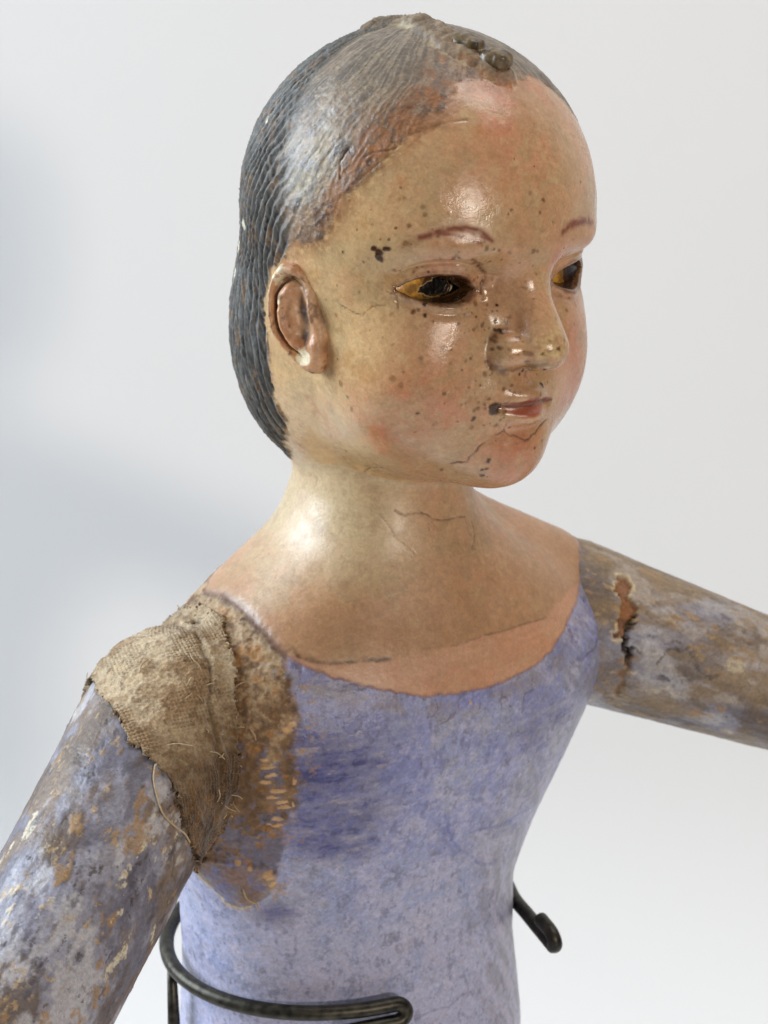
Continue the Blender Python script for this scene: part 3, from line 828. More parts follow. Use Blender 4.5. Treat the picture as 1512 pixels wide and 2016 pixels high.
    col = mix(col, S(132, 116, 94), rp * 0.75 * th(rope + w1, -0.1, 0.5))
    col = mix(col, S(104, 86, 66), rp * 0.7 * th(-rope - 0.5 * w1, 0.15, 0.25))
    rim = np.exp(-((rd - 4.4 + 1.0 * w2) / 0.8) ** 2)
    col = mix(col, S(184, 172, 140), rim * 0.6 * th(w1 + w2, 0.0, 0.35))
    rough = rough + 0.3 * rp

    # ---- spots, cracks
    for s in HEAD_PAINT['SPOTS']:
        i = np.where(is_head & (np.abs(uh[:, 0] - s[0]) < s[2] * 2 + 1) & (np.abs(uh[:, 1] - s[1]) < s[2] * 2 + 1))[0]
        if not len(i):
            continue
        d = np.sqrt(((uhw[i] - np.asarray(s[:2], F32)) ** 2).sum(1))
        m = sstep(s[2] * 1.15 + 0.16, s[2] * 0.8 - 0.05, d) * min(1.0, s[3] + 0.12)
        dk = S(62, 34, 12) if s[3] > 0.75 else S(106, 66, 30)
        col[i] = col[i] * (1 - m[:, None]) + dk * m[:, None]
        disp[i] += 0.08 * m
        rough[i] -= 0.06 * m
    rs = np.random.RandomState(11)
    for k in range(190):
        cl = [(-16, -7, 6), (-9, -18, 5), (-11, -33, 5), (-18, 4, 8), (-5, -24, 5), (-22, -14, 14), (-30, 0, 10)][rs.randint(7)]
        su, sz = cl[0] + rs.normal(0, cl[2]), cl[1] + rs.normal(0, cl[2])
        r = 0.12 + 0.42 * rs.uniform() ** 2.2
        i = np.where(front & (np.abs(u - su) < 1.2) & (np.abs(z - sz) < 1.2))[0]
        if not len(i):
            continue
        d = np.sqrt((uhw[i, 0] - su) ** 2 + (uhw[i, 1] - sz) ** 2)
        m = sstep(r * 1.3 + 0.12, r * 0.6, d) * rs.uniform(0.3, 0.9)
        col[i] = col[i] * (1 - m[:, None]) + S(84, 50, 22) * m[:, None]
    for k, wd, a in (('CRACK_CHIN', 0.24, .95), ('CRACK_CHIN2', 0.14, .6), ('CRACK_CHEEK', 0.16, .75), ('CRACK_TEMPLE', 0.2, .9), ('SEAM_HAIR', 0.3, .4), ('CRACK_JAW', 0.16, .7)):
        d = seg_dist(uh + np.stack([w4, w1], 1) * F32(0.22), HEAD_PAINT[k])
        m = np.exp(-(d / wd) ** 2) * is_head
        m = m * np.clip(0.75 + 0.9 * vnoise(P, 2.6, 28), 0.15, 1)
        col = mix(col, S(78, 46, 24), a * m)
        disp = disp - (0.10 if k == 'SEAM_HAIR' else 0.24) * m
    d = seg_dist(uh, HEAD_PAINT['SEAM_HAIR'])
    disp = disp + 0.09 * np.exp(-(np.clip(d - 0.3, 0, 9) / 1.2) ** 2) * (hs > -1.5) * is_head

    # ---- neck and chest
    tor = ~is_head
    tu, tz = ut[:, 0], ut[:, 1]
    utw = ut + np.stack([w4, w1], 1) * F32(0.35)
    chest = poly_sd(utw, CHEST_POLY, 500)
    zb = np.interp(tu, [p[0] for p in TORSO_PAINT['BANDTOP']], [p[1] for p in TORSO_PAINT['BANDTOP']]).astype(F32)
    band = sstep(0.35, -0.35, tz - zb + 0.25 * w1) * (np.abs(tu) < 60) * tor
    neckpale = sstep(-16, 2, tz) * tor
    col = mix(col, S(194, 176, 138), 0.65 * neckpale * sstep(10, -25, tu))
    col = mix(col, S(168, 126, 90), 0.7 * tor * sstep(-4, -18, tz) * th(w3, -0.2, 0.6))
    col = mix(col, S(152, 120, 90), 0.35 * tor * th(rag(P, 4.0, 17), 0.3, 0.35))
    col = mix(col, S(150, 114, 84), 0.40 * tor * sstep(-10, -22, tz) * th(rag(P, 2.5, 18), 0.1, 0.5))
    streak0 = vnoise(np.stack([tu / 9.0, tz / 1.0, tu * 0], 1), 1.0, 57)
    col = mix(col, S(194, 148, 118), band * 0.9 * (0.8 + 0.25 * w1 + 0.2 * streak0))
    col = mix(col, S(188, 126, 94), band * 0.35 * th(w2, 0.1, 0.5))
    for k, wd, a in (('PENCIL', 0.5, .85), ('PENCIL2', 0.24, .55), ('CRACK_NECK', 0.2, .85), ('CRACK_NECK2', 0.12, .5), ('CRACK_NECK3', 0.12, .5), ('NECKFOLD', 0.35, .45)):
        d = seg_dist(ut + np.stack([w4, w1], 1) * F32(0.3), TORSO_PAINT[k])
        m = np.exp(-(d / wd) ** 2) * tor
        col = mix(col, S(70, 52, 36), a * m * np.clip(0.75 + 0.6 * w4, 0, 1))
        disp = disp - (0.03 if 'PENCIL' in k else 0.18) * m

    # ---- bodice paint
    bod = sstep(0.35, -0.35, chest) * tor
    bx = np.stack([tu, tz], 1)
    b0 = np.stack([tu / 6.0 + tz * 0.05, tz / 1.7, tu * 0], 1)
    streak = fbm(b0, 1.0, 4, 51, 0.65)
    g1, g2, g3 = rag(P, 6.0, 53), rag(P, 3.0, 54), rag(P, 14.0, 55)
    vstreak = vnoise(np.stack([tu / 0.8, tz / 6.0, tu * 0], 1), 1.0, 52)
    b = np.tile(S(150, 157, 190), (n, 1)).astype(F32)
    b = mix(b, S(140, 144, 192), 0.75 * sstep(-104, -66, tz) * th(g3 + 0.3 * streak, 0.0, 0.5))
    b = mix(b, S(156, 154, 168), 0.6 * th(-g3 + 0.4 * g1, 0.15, 0.4))
    b = mix(b, S(176, 174, 200), 0.65 * th(g1 - 0.012 * (tz + 80), 0.15, 0.35))
    b = mix(b, S(112, 112, 136), 0.6 * th(g2 + 0.4 * vstreak, 0.45, 0.22))
    g4 = rag(P, 1.7, 56)
    b = mix(b, S(120, 116, 126), 0.45 * th(g4, 0.55, 0.2))
    b = mix(b, S(192, 186, 206), 0.45 * th(-g4 + 0.3 * streak, 0.5, 0.2))
    b = mix(b, S(160, 146, 140), 0.22 * th(-g2, 0.45, 0.3))
    b = mix(b, S(140, 126, 112), 0.55 * np.exp(-((chest + 3.0) / 3.0) ** 2) * th(g1, -0.2, 0.5))
    wear = fbm(np.stack([(tu + tz * 0.5) / 3.0, (tz - tu * 0.3) / 12.0, tu * 0], 1), 1.0, 4, 58, 0.6)
    b = mix(b, S(126, 122, 130), 0.65 * sstep(8, 40, tu) * th(wear, 0.1, 0.3))
    b = mix(b, S(180, 174, 190), 0.5 * sstep(8, 40, tu) * th(-wear, 0.3, 0.2))
    blue = 0
    for s in TORSO_PAINT['BLUE_STROKES']:
        blue = np.maximum(blue, np.exp(-(((tu - s[0]) / (s[2] * 1.3)) ** 2 + ((tz - s[1]) / (s[2] * 0.85)) ** 2)))
    deep = np.exp(-(((tu + 36) / 15) ** 2 + ((tz + 50) / 11) ** 2)) + 0.8 * np.exp(-(((tu + 30) / 13) ** 2 + ((tz + 66) / 7) ** 2)) + 0.4 * np.exp(-(((tu - 30) / 12) ** 2 + ((tz + 52) / 6) ** 2))
    blue = np.maximum(blue, np.clip(deep, 0, 1))
    b = mix(b, S(112, 108, 122), 0.7 * np.clip(blue, 0, 1))
    b = mix(b, S(78, 80, 138), np.clip(blue * (0.75 + 0.55 * streak + 0.3 * g2), 0, 0.95))
    b = mix(b, S(54, 55, 104), np.clip(blue * th(streak + 0.5 * g2, 0.45, 0.35), 0, 0.75))
    b = mix(b, S(176, 162, 164), 0.5 * blue * th(-streak, 0.55, 0.15))
    b = mix(b, S(112, 116, 168), 0.5 * sstep(-110, -70, tz) * th(rag(bx_pad(bx), (9, 5, 5), 61), 0.3, 0.3))
    for k, wd, a in (('BLUE_LINE1', 0.55, .6), ('BLUE_LINE2', 0.5, .55), ('BLUE_LINE3', 0.4, .6), ('GREY_LINE', 0.22, .6), ('CRACK_BELLY', 0.3, .6)):
        d = seg_dist(utw, TORSO_PAINT[k])
        b = mix(b, S(78, 84, 150) if 'BLUE' in k else S(92, 92, 120), a * np.exp(-(d / wd) ** 2) * np.clip(0.7 + 0.6 * w4, 0, 1))
    for s in TORSO_PAINT['GREY_RINGS']:
        if s[2] < 0.1:
            continue
        d = np.sqrt((utw[:, 0] - s[0]) ** 2 + (utw[:, 1] - s[1]) ** 2)
        b = mix(b, S(104, 104, 124), 0.5 * np.exp(-((d - s[2]) / 0.22) ** 2))
    # fine drying cracks, mostly upright
    crk = np.abs(vnoise(np.stack([tu / 3.6 + 0.35 * w1, tz / 15.0, tu * 0], 1), 1.0, 71))
    crk2 = np.abs(vnoise(np.stack([tu / 9.0, tz / 2.6 + 0.3 * w1, tu * 0], 1), 1.0, 72))
    cm = np.maximum(sstep(0.055, 0.0, crk) * th(w3, 0.0, 0.3), 0.7 * sstep(0.035, 0.0, crk2) * th(-w3, 0.25, 0.2))
    cm = cm * sstep(-95, -40, tz)
    b = mix(b, S(84, 78, 98), 0.7 * cm)
    # plaster panel at the near shoulder, tan and ochre with the blue scraped off
    pan = poly_sd(utw, TORSO_PAINT['LEFT_PANEL'], 30)
    pan = np.maximum(pan, np.where((tu < -62) & (tz > -78), 3.0, -99))
    pan = np.maximum(pan, np.where((tu > 66) & (tz > -62), (tu - 66) * 0.6, -99))
    fl = poly_sd(utw, TORSO_PAINT['FLAP'])
    pm = sstep(-1.2, 1.0, pan + 1.3 * w2 + 0.8 * w1)
    pc = np.tile(S(130, 100, 68), (n, 1)).astype(F32)
    pc = mix(pc, S(104, 76, 48), th(g1, -0.05, 0.5))
    pc = mix(pc, S(176, 150, 116), 0.8 * th(-g1 + 0.03 * (tz + 30), 0.1, 0.35))
    pc = mix(pc, S(102, 104, 128), 0.75 * th(g2 + 0.5 * g3 - 0.02 * (tz + 42) + 0.04 * (tu + 48), 0.35, 0.3))
    pc = mix(pc, S(156, 110, 56), 0.75 * th(rag(P, 4.0, 81), 0.35, 0.2))
    pc = mix(pc, S(82, 62, 44), 0.6 * th(w1 + w4 * 0.5, 0.6, 0.2))
    b = mix(b, pc, pm)
    fm = sstep(-0.5, 0.4, fl + 0.5 * w1)
    fc = np.tile(S(120, 112, 112), (n, 1)).astype(F32)
    fc = mix(fc, S(112, 112, 148), th(w2, 0.1, 0.3))
    fc = mix(fc, S(140, 106, 64), 0.7 * th(g1, 0.2, 0.35))
    fc = mix(fc, S(170, 136, 104), 0.7 * np.exp(-(((tu + 43.5) / 2.4) ** 2 + ((tz + 81.5) / 3.0) ** 2)))
    b = mix(b, fc, fm)
    fe = seg_dist(utw, TORSO_PAINT['FLAP_EDGE'])
    b = mix(b, S(196, 174, 130), 0.85 * np.exp(-(fe / 0.55) ** 2))
    for s in TORSO_PAINT['OCHRE_FLECKS']:
        d = np.sqrt(((utw[:, 0] - s[0]) / (s[2] * 0.75)) ** 2 + ((utw[:, 1] - s[1]) / (s[3] * 0.9)) ** 2) + 0.25 * w1
        m = sstep(1.2, 0.7, d)
        b = mix(b, S(200, 160, 112), 0.85 * m)
        disp = disp + 0.12 * m * tor
    b = mix(b, S(166, 130, 84), 0.75 * th(rag(P, (2.6, 2.6, 1.5), 83), 0.4, 0.15) * np.exp(-(np.clip(-pan, 0, 99) / 4.5) ** 2) * (1 - pm))
    col = mix(col, b, bod)
    disp = disp + bod * (0.5 * fm + 0.25 * pm * (w1 + 0.6 * w4) - 0.14 * cm * (1 - pm) + 0.05 * w4 + 0.05 * g2 * (1 - pm) + 0.05 * streak * (1 - pm))
    al = seg_dist(utw, TORSO_PAINT['ARMLINE'])
    m = np.exp(-(al / 0.9) ** 2) * tor
    col = mix(col, S(84, 76, 66), 0.8 * m * (0.8 + 0.4 * w1))
    disp = disp - 0.3 * m
    ne = np.exp(-(chest / 0.4) ** 2) * tor
    col = mix(col, S(122, 84, 74), 0.55 * ne)
    disp = disp + 0.12 * bod
    rough = np.where(tor, rough * (1 - bod) + bod * (0.33 + 0.07 * g1 + 0.35 * pm), rough)
    rough = np.where(tor & (bod < 0.5), 0.40 + 0.08 * w1, rough)
    part = np.where(hair > 0.5, 1, np.where(bod > 0.5, 2, 0))
    return col, np.clip(rough, 0.12, 0.95).astype(F32), disp.astype(F32), part


def bx_pad(b):
    return np.concatenate([b, np.zeros((len(b), 1), F32)], 1)


def paint_arm(P, a, b, far):
    uv = uv_arm(P, a, b)
    s = uv[:, 1]
    ax = arm_frame(a, b)[0].astype(F32)
    Q = P - np.outer((P - a.astype(F32)) @ ax, ax) * F32(0.45)      # flakes run along the limb
    w1, w2, w3 = fbm(Q, 2.2, 3, 101), fbm(Q, 5.5, 3, 102), fbm(Q, 13.0, 3, 103)
    w4 = fbm(P, 1.2, 2, 104)
    n = len(P)
    g1, g2, g3 = fbm(Q, 8.0, 4, 111, .6), rag(Q, 3.0, 112), fbm(Q, 15.0, 4, 113, .6)
    g4, g5, g6 = fbm(Q, 4.6, 4, 114, .6), fbm(Q, 9.0, 4, 115, .62), rag(Q, 1.5, 116)
    c = np.tile(S(134, 133, 146), (n, 1)).astype(F32)
    c = mix(c, S(94, 91, 104), 0.85 * th(g1 + 0.15 * g2, 0.1, 0.22))
    c = mix(c, S(112, 90, 66), 0.85 * th(g3 + 0.2 * g2, 0.12, 0.25))
    c = mix(c, S(84, 66, 50), 0.8 * th(g5 + 0.2 * g2, 0.14, 0.2))
    c = mix(c, S(172, 170, 174), 0.75 * th(-g1 + 0.25 * g2, 0.35, 0.15))
    c = mix(c, S(150, 116, 70), 0.75 * th(g4 + 0.15 * g6, 0.48, 0.12))
    fl = th(-g5 + 0.4 * g2 + 0.2 * g6, 0.68, 0.08)
    c = mix(c, S(200, 190, 166), 0.85 * fl)
    c = mix(c, S(176, 146, 100), 0.6 * th(g2, 0.62, 0.12))
    c = mix(c, S(70, 66, 76), 0.7 * th(-g4 - 0.2 * g6, 0.5, 0.14))
    pit = th(-g2, 0.68, 0.12)
    c = mix(c, S(56, 42, 32), 0.75 * pit)
    c = mix(c, S(84, 72, 64), 0.4 * th(g6, 0.55, 0.2))
    crk = np.abs(vnoise(np.stack([uv[:, 0] / 5.0 + 0.3 * w1, uv[:, 1] / 9.0, s * 0], 1), 1.0, 121))
    cm = sstep(0.035, 0.0, crk) * th(g3, 0.0, 0.3)
    c = mix(c, S(60, 52, 50), 0.6 * cm)
    disp = w2 * 0.20 + w1 * 0.10 + w4 * 0.04 + 0.16 * fl - 0.18 * pit + 0.10 * th(g4, 0.48, 0.12) - 0.14 * cm
    rough = 0.46 + 0.12 * w1 - 0.05 * fl
    if far:
        uw = uv + np.stack([w4 + w2 + w1, w1 + w2 + w4], 1) * F32(0.8)
        c = mix(c, S(156, 134, 102), 0.5 * th(g3, 0.0, 0.6))
        wood = poly_sd(uw, FAR_WOOD, 8)
        m = sstep(-0.4, 0.5, wood)
        c = mix(c, S(138, 86, 38), m * 0.95)
        c = mix(c, S(92, 52, 24), m * 0.8 * th(w2, 0.2, 0.3))
        disp = disp - 1.3 * m
        c = mix(c, S(214, 192, 146), 0.9 * np.exp(-((wood + 0.7) / 0.5) ** 2) * th(w2 + w1, -0.1, 0.4))
        gap = poly_sd(uw, FAR_GAP, 8)
        m = sstep(-0.4, 0.5, gap)
        c = mix(c, S(46, 30, 16), m)
        disp = disp - 3.0 * m
        low = seg_dist(uw, FAR_LOW)
        m = np.exp(-(low / 0.9) ** 2)
        c = mix(c, S(118, 84, 46), m * 0.9)
        disp = disp - 0.5 * m
        d = seg_dist(uw, FAR_CRACK)
        m = np.exp(-(d / 0.28) ** 2)
        c = mix(c, S(62, 50, 44), 0.8 * m)
        disp = disp - 0.25 * m
    return c, np.clip(rough, 0.2, 0.95).astype(F32), disp.astype(F32)


FAR_WOOD = [(57.5, 8.6), (57.8, 11.4), (55.0, 12.9), (52.4, 12.4), (50.2, 14.9), (47.0, 15.4), (44.0, 14.4), (41.0, 14.6), (40.2, 12.8), (44.0, 12.2), (47.0, 11.0), (50.0, 10.6), (53.0, 9.0)]
FAR_GAP = [(47.3, 15.1), (48.0, 16.3), (43.2, 15.8), (40.7, 16.2), (36.8, 18.3), (32.6, 17.3), (36.1, 16.2), (42.8, 14.4)]
FAR_LOW = [(33.2, 17.5), (29.5, 17.5), (22.3, 19.0)]
FAR_CRACK = [(36.4, 26.0), (40.5, 26.9), (42.2, 27.8), (43.0, 30.3), (43.1, 32.6), (40.7, 34.7), (38.0, 36.6), (37.9, 39.4), (37.9, 42.2), (40.2, 43.8)]

LINEN_LOW_A = [0, 20, 40, 50, 59, 66, 71, 77, 84, 92, 97, 110, 125, 132]
LINEN_LOW_S = [20, 10, 5, 3.8, 11.6, 15.9, 21.9, 23.8, 26.2, 32.9, 34.5, 34, 28, 20]
LINEN_X_Z = [-80, -70, -58, -50, -40, -31, -25, -19.5, -18.5]
LINEN_X_X = [-63, -61.3, -59.5, -58, -57.3, -56.3, -53.1, -51.5, -50]


def sd_linen(p):
    return smin(sd_torso(to_torso(p)), sd_near_arm(p), 6.0) - 0.75


# ------------------------------------------------------------------ materials
def node_material(name):
    m = bpy.data.materials.new(name)
    m.use_nodes = True
    return m, m.node_tree.nodes, m.node_tree.links, m.node_tree.nodes['Principled BSDF']


def painted_material(name, bump=0.25, scale=1400.0, vary=0.22, mott=0.18, fibre=False):
    m, N, L, B = node_material(name)
    at = N.new('ShaderNodeAttribute')
    at.attribute_name = 'paint'
    ar = N.new('ShaderNodeAttribute')
    ar.attribute_name = 'rough'
    tc = N.new('ShaderNodeTexCoord')
    nz = N.new('ShaderNodeTexNoise')
    nz.inputs['Scale'].default_value = scale
    nz.inputs['Detail'].default_value = 5
    nz.inputs['Roughness'].default_value = 0.65
    L.new(tc.outputs['Object'], nz.inputs['Vector'])
    n2 = N.new('ShaderNodeTexNoise')
    n2.inputs['Scale'].default_value = scale * 0.32
    n2.inputs['Detail'].default_value = 4
    L.new(tc.outputs['Object'], n2.inputs['Vector'])
    mr = N.new('ShaderNodeMapRange')
    mr.inputs[1].default_value = 0.25
    mr.inputs[2].default_value = 0.75
    mr.inputs[3].default_value = 1 - vary
    mr.inputs[4].default_value = 1 + vary
    L.new(nz.outputs['Fac'], mr.inputs[0])
    mx = N.new('ShaderNodeMix')
    mx.data_type = 'RGBA'
    mx.blend_type = 'MULTIPLY'
    mx.inputs[0].default_value = 1.0
    L.new(at.outputs['Color'], mx.inputs[6])
    L.new(mr.outputs[0], mx.inputs[7])
    n3 = N.new('ShaderNodeTexNoise')
    n3.inputs['Scale'].default_value = scale * 0.55
    n3.inputs['Detail'].default_value = 6
    n3.inputs['Roughness'].default_value = 0.75
    n3.inputs['Distortion'].default_value = 0.6
    L.new(tc.outputs['Object'], n3.inputs['Vector'])
    m3 = N.new('ShaderNodeMapRange')
    m3.inputs[1].default_value = 0.36
    m3.inputs[2].default_value = 0.64
    m3.inputs[3].default_value = 1 - mott * 1.3
    m3.inputs[4].default_value = 1 + mott
    L.new(n3.outputs['Fac'], m3.inputs[0])
    mx2 = N.new('ShaderNodeMix')
    mx2.data_type = 'RGBA'
    mx2.blend_type = 'MULTIPLY'
    mx2.inputs[0].default_value = 1.0
    L.new(mx.outputs[2], mx2.inputs[6])
    L.new(m3.outputs[0], mx2.inputs[7])
    L.new(mx2.outputs[2], B.inputs['Base Color'])
    rr = N.new('ShaderNodeMath')
    rr.operation = 'MULTIPLY_ADD'
    L.new(n2.outputs['Fac'], rr.inputs[0])
    rr.inputs[1].default_value = 0.16
    sb = N.new('ShaderNodeMath')
    sb.operation = 'SUBTRACT'
    L.new(ar.outputs['Fac'], sb.inputs[0])
    sb.inputs[1].default_value = 0.08
    L.new(sb.outputs[0], rr.inputs[2])
    L.new(rr.outputs[0], B.inputs['Roughness'])
    ad = N.new('ShaderNodeMath')
    ad.operation = 'MULTIPLY_ADD'
    L.new(n2.outputs['Fac'], ad.inputs[0])
    ad.inputs[1].default_value = 0.6
    L.new(nz.outputs['Fac'], ad.inputs[2])
    bp = N.new('ShaderNodeBump')
    bp.inputs['Strength'].default_value = bump
    bp.inputs['Distance'].default_value = 0.0004
    L.new(ad.outputs[0], bp.inputs['Height'])
    L.new(bp.outputs[0], B.inputs['Normal'])
    if fibre:
        B.inputs['Sheen Weight'].default_value = 0.25
        B.inputs['Specular IOR Level'].default_value = 0.2
    return m


M_SKIN = painted_material('varnished_flesh_paint', 0.16, 1400, 0.12, 0.10)
M_SKIN.node_tree.nodes['Principled BSDF'].inputs['Specular IOR Level'].default_value = 0.65
M_HAIR = painted_material('worn_hair_paint', 0.42, 1200, 0.22, 0.24)
M_BODICE = painted_material('chalky_lilac_paint', 0.38, 1300, 0.14, 0.14)
M_ARM = painted_material('flaking_arm_paint', 0.45, 1200, 0.20, 0.16)
M_LINEN = painted_material('old_linen', 0.9, 1700, 0.30, 0.22, True)
M_EYE = painted_material('glazed_eye', 0.15, 900, 0.15, 0.1)

mm_, N_, L_, B_ = node_material('dark_iron_wire')
B_.inputs['Metallic'].default_value = 0.75
tc_ = N_.new('ShaderNodeTexCoord')
nz_ = N_.new('ShaderNodeTexNoise')
nz_.inputs['Scale'].default_value = 420
nz_.inputs['Detail'].default_value = 5
L_.new(tc_.outputs['Object'], nz_.inputs['Vector'])
cr_ = N_.new('ShaderNodeValToRGB')
cr_.color_ramp.elements[0].position = 0.35
cr_.color_ramp.elements[0].color = (0.022, 0.020, 0.016, 1)
cr_.color_ramp.elements[1].position = 0.7
cr_.color_ramp.elements[1].color = (0.075, 0.068, 0.052, 1)
L_.new(nz_.outputs['Fac'], cr_.inputs[0])
L_.new(cr_.outputs[0], B_.inputs['Base Color'])
mr_ = N_.new('ShaderNodeMapRange')
mr_.inputs[3].default_value = 0.30
mr_.inputs[4].default_value = 0.55
L_.new(nz_.outputs['Fac'], mr_.inputs[0])
L_.new(mr_.outputs[0], B_.inputs['Roughness'])
M_WIRE = mm_

mm_, N_, L_, B_ = node_material('white_backdrop_paper')
B_.inputs['Base Color'].default_value = (0.80, 0.80, 0.80, 1)
B_.inputs['Roughness'].default_value = 0.9
tc_ = N_.new('ShaderNodeTexCoord')
nz_ = N_.new('ShaderNodeTexNoise')
nz_.inputs['Scale'].default_value = 3.0
nz_.inputs['Detail'].default_value = 3
L_.new(tc_.outputs['Object'], nz_.inputs['Vector'])
mr_ = N_.new('ShaderNodeMapRange')
mr_.inputs[3].default_value = 0.78
mr_.inputs[4].default_value = 0.82
L_.new(nz_.outputs['Fac'], mr_.inputs[0])
L_.new(mr_.outputs[0], B_.inputs['Base Color'])
M_PAPER = mm_

mm_, N_, L_, B_ = node_material('brown_resin')
B_.inputs['Roughness'].default_value = 0.36
tc_ = N_.new('ShaderNodeTexCoord')
nz_ = N_.new('ShaderNodeTexNoise')
nz_.inputs['Scale'].default_value = 500
nz_.inputs['Detail'].default_value = 4
L_.new(tc_.outputs['Object'], nz_.inputs['Vector'])
cr_ = N_.new('ShaderNodeValToRGB')
cr_.color_ramp.elements[0].position = 0.38
cr_.color_ramp.elements[0].color = (0.05, 0.033, 0.015, 1)
cr_.color_ramp.elements[1].position = 0.72
cr_.color_ramp.elements[1].color = (0.20, 0.14, 0.07, 1)
L_.new(nz_.outputs['Fac'], cr_.inputs[0])
L_.new(cr_.outputs[0], B_.inputs['Base Color'])
M_RESIN = mm_

mm_, N_, L_, B_ = node_material('flax_thread')
nz_ = N_.new('ShaderNodeTexNoise')
nz_.inputs['Scale'].default_value = 900
tc_ = N_.new('ShaderNodeTexCoord')
L_.new(tc_.outputs['Object'], nz_.inputs['Vector'])
cr_ = N_.new('ShaderNodeValToRGB')
cr_.color_ramp.elements[0].color = (0.28, 0.19, 0.10, 1)
cr_.color_ramp.elements[1].color = (0.56, 0.44, 0.28, 1)
L_.new(nz_.outputs['Fac'], cr_.inputs[0])
L_.new(cr_.outputs[0], B_.inputs['Base Color'])
B_.inputs['Roughness'].default_value = 0.8
M_THREAD = mm_


# ------------------------------------------------------------------ backdrop
def build_backdrop():
    prof = []
    for z in np.linspace(1.6, -0.30, 12):
        prof.append((0.47, z))
    for a in np.linspace(0, math.pi / 2, 14)[1:]:
        prof.append((0.47 - 0.25 + 0.25 * math.cos(a), -0.30 - 0.25 * math.sin(a)))
    for y in np.linspace(0.18, -1.6, 10):
        prof.append((y, -0.55))
    xs = np.linspace(-2.0, 2.0, 21)
    V = np.array([(x * 1000, y * 1000, z * 1000) for (y, z) in prof for x in xs], F32)
    Q = []
    for i in range(len(prof) - 1):
        for j in range(len(xs) - 1):
            a = i * len(xs) + j
            Q.append((a, a + len(xs), a + len(xs) + 1, a + 1))
    o = mesh_object('backdrop', V, np.array(Q), M_PAPER)
    o['kind'] = 'structure'
    o['label'] = 'plain white paper backdrop sweeping behind and below the doll'
    return o


build_backdrop()


# ------------------------------------------------------------------ tubes
def smooth_path(pts, n=12):
    P = [np.asarray(p, float) for p in pts]
    P = [2 * P[0] - P[1]] + P + [2 * P[-1] - P[-2]]
    out = []
    for i in range(1, len(P) - 2):
        for t in np.linspace(0, 1, n, endpoint=False):
            a, b, c, d = P[i - 1], P[i], P[i + 1], P[i + 2]
            out.append(0.5 * (2 * b + (c - a) * t + (2 * a - 5 * b + 4 * c - d) * t * t + (3 * b - a - 3 * c + d) * t ** 3))
    out.append(P[-2])
    return np.array(out)


def tube(path, r, seg=14, taper_ends=True, wob=0.0):
    path = np.asarray(path, float)
    T = np.gradient(path, axis=0)
    T /= np.linalg.norm(T, axis=1, keepdims=True)
    nrm = np.cross(T[0], [0.3, 0.2, 1])
    nrm /= np.linalg.norm(nrm)
    V = []
    rr = np.broadcast_to(r, (len(path),)).astype(float).copy()
    ext = []
    if taper_ends:
        k = [0.25, 0.75]
    for i in range(len(path)):
        nrm = nrm - T[i] * (nrm @ T[i])
        nrm /= np.linalg.norm(nrm)
        b = np.cross(T[i], nrm)
        rad = rr[i]
        if taper_ends and i in (0, len(path) - 1):
            rad *= 0.72
        for a in np.linspace(0, 2 * math.pi, seg, endpoint=False):
            w = 1 + wob * math.sin(3 * a + i * 1.7)
            V.append(path[i] + (nrm * math.cos(a) + b * math.sin(a)) * rad * w)
    Q = []
    for i in range(len(path) - 1):
        for j in range(seg):
            a = i * seg + j
            c = i * seg + (j + 1) % seg
            Q.append((a, c, c + seg, a + seg))
    n = len(V)
    V.append(path[0] - T[0] * rr[0] * 0.12)
    V.append(path[-1] + T[-1] * rr[-1] * 0.12)
    for j in range(0, seg, 2):
        Q.append((n, (j + 2) % seg, (j + 1) % seg, j))
        e = (len(path) - 1) * seg
        Q.append((n + 1, e + j, e + (j + 1) % seg, e + (j + 2) % seg))
    return np.array(V, F32), np.array(Q, np.int32)


def empty(name, loc):
    o = bpy.data.objects.new(name, None)
    o.empty_display_size = 0.02
    o.location = Vector(np.asarray(loc, float) * MM)
    scene.collection.objects.link(o)
    return o


def adopt(o, parent):
    o.parent = parent
    # vertices are written in world millimetres: undo the parents' offsets
    off = Vector((0, 0, 0))
    p = parent
    while p is not None:
        off += p.location
        p = p.parent
    o.location = -off
    return o


# ------------------------------------------------------------------ the doll
doll = empty('carved_doll', (-10, 0, -215))
doll['label'] = 'carved wooden doll with painted face, lilac bodice and worn outstretched arms'
doll['category'] = 'doll'

V, Q = build_surface(sd_body, (-95, -85, -215), (95, 85, 140), 1.4, 2)
col, rough, disp, part = paint_body(V)
Nn = normals(V, Q)
V = V + Nn * disp[:, None]
Nn = normals(V, Q)
fpart = part[Q[:, 0]]
_h = to_head(V)
_open = (eye_open(np.abs(_h[:, 0]), _h[:, 2]) > 0.55) & (_h[:, 1] > 10)
fpart = np.where(_open[Q].all(1), -1, fpart)
head = None
for code, name, mat in ((0, 'head', M_SKIN), (1, 'hair', M_HAIR), (2, 'bodice', M_BODICE)):
    v, q, c, r, nn = submesh(V, Q, fpart == code, col, rough, Nn)
    o = mesh_object(name, v, q, mat, None, c, r, nn)
    if code == 0:
        head = adopt(o, doll)
    elif code == 1:
        hair = adopt(o, head)
    else:
        adopt(o, doll)
head['label'] = 'varnished flesh coloured face, neck and upper chest, spotted and cracked'
hair['label'] = 'grey painted hair with combed grooves behind the ear'
print('body verts', len(V), 'faces', len(Q))

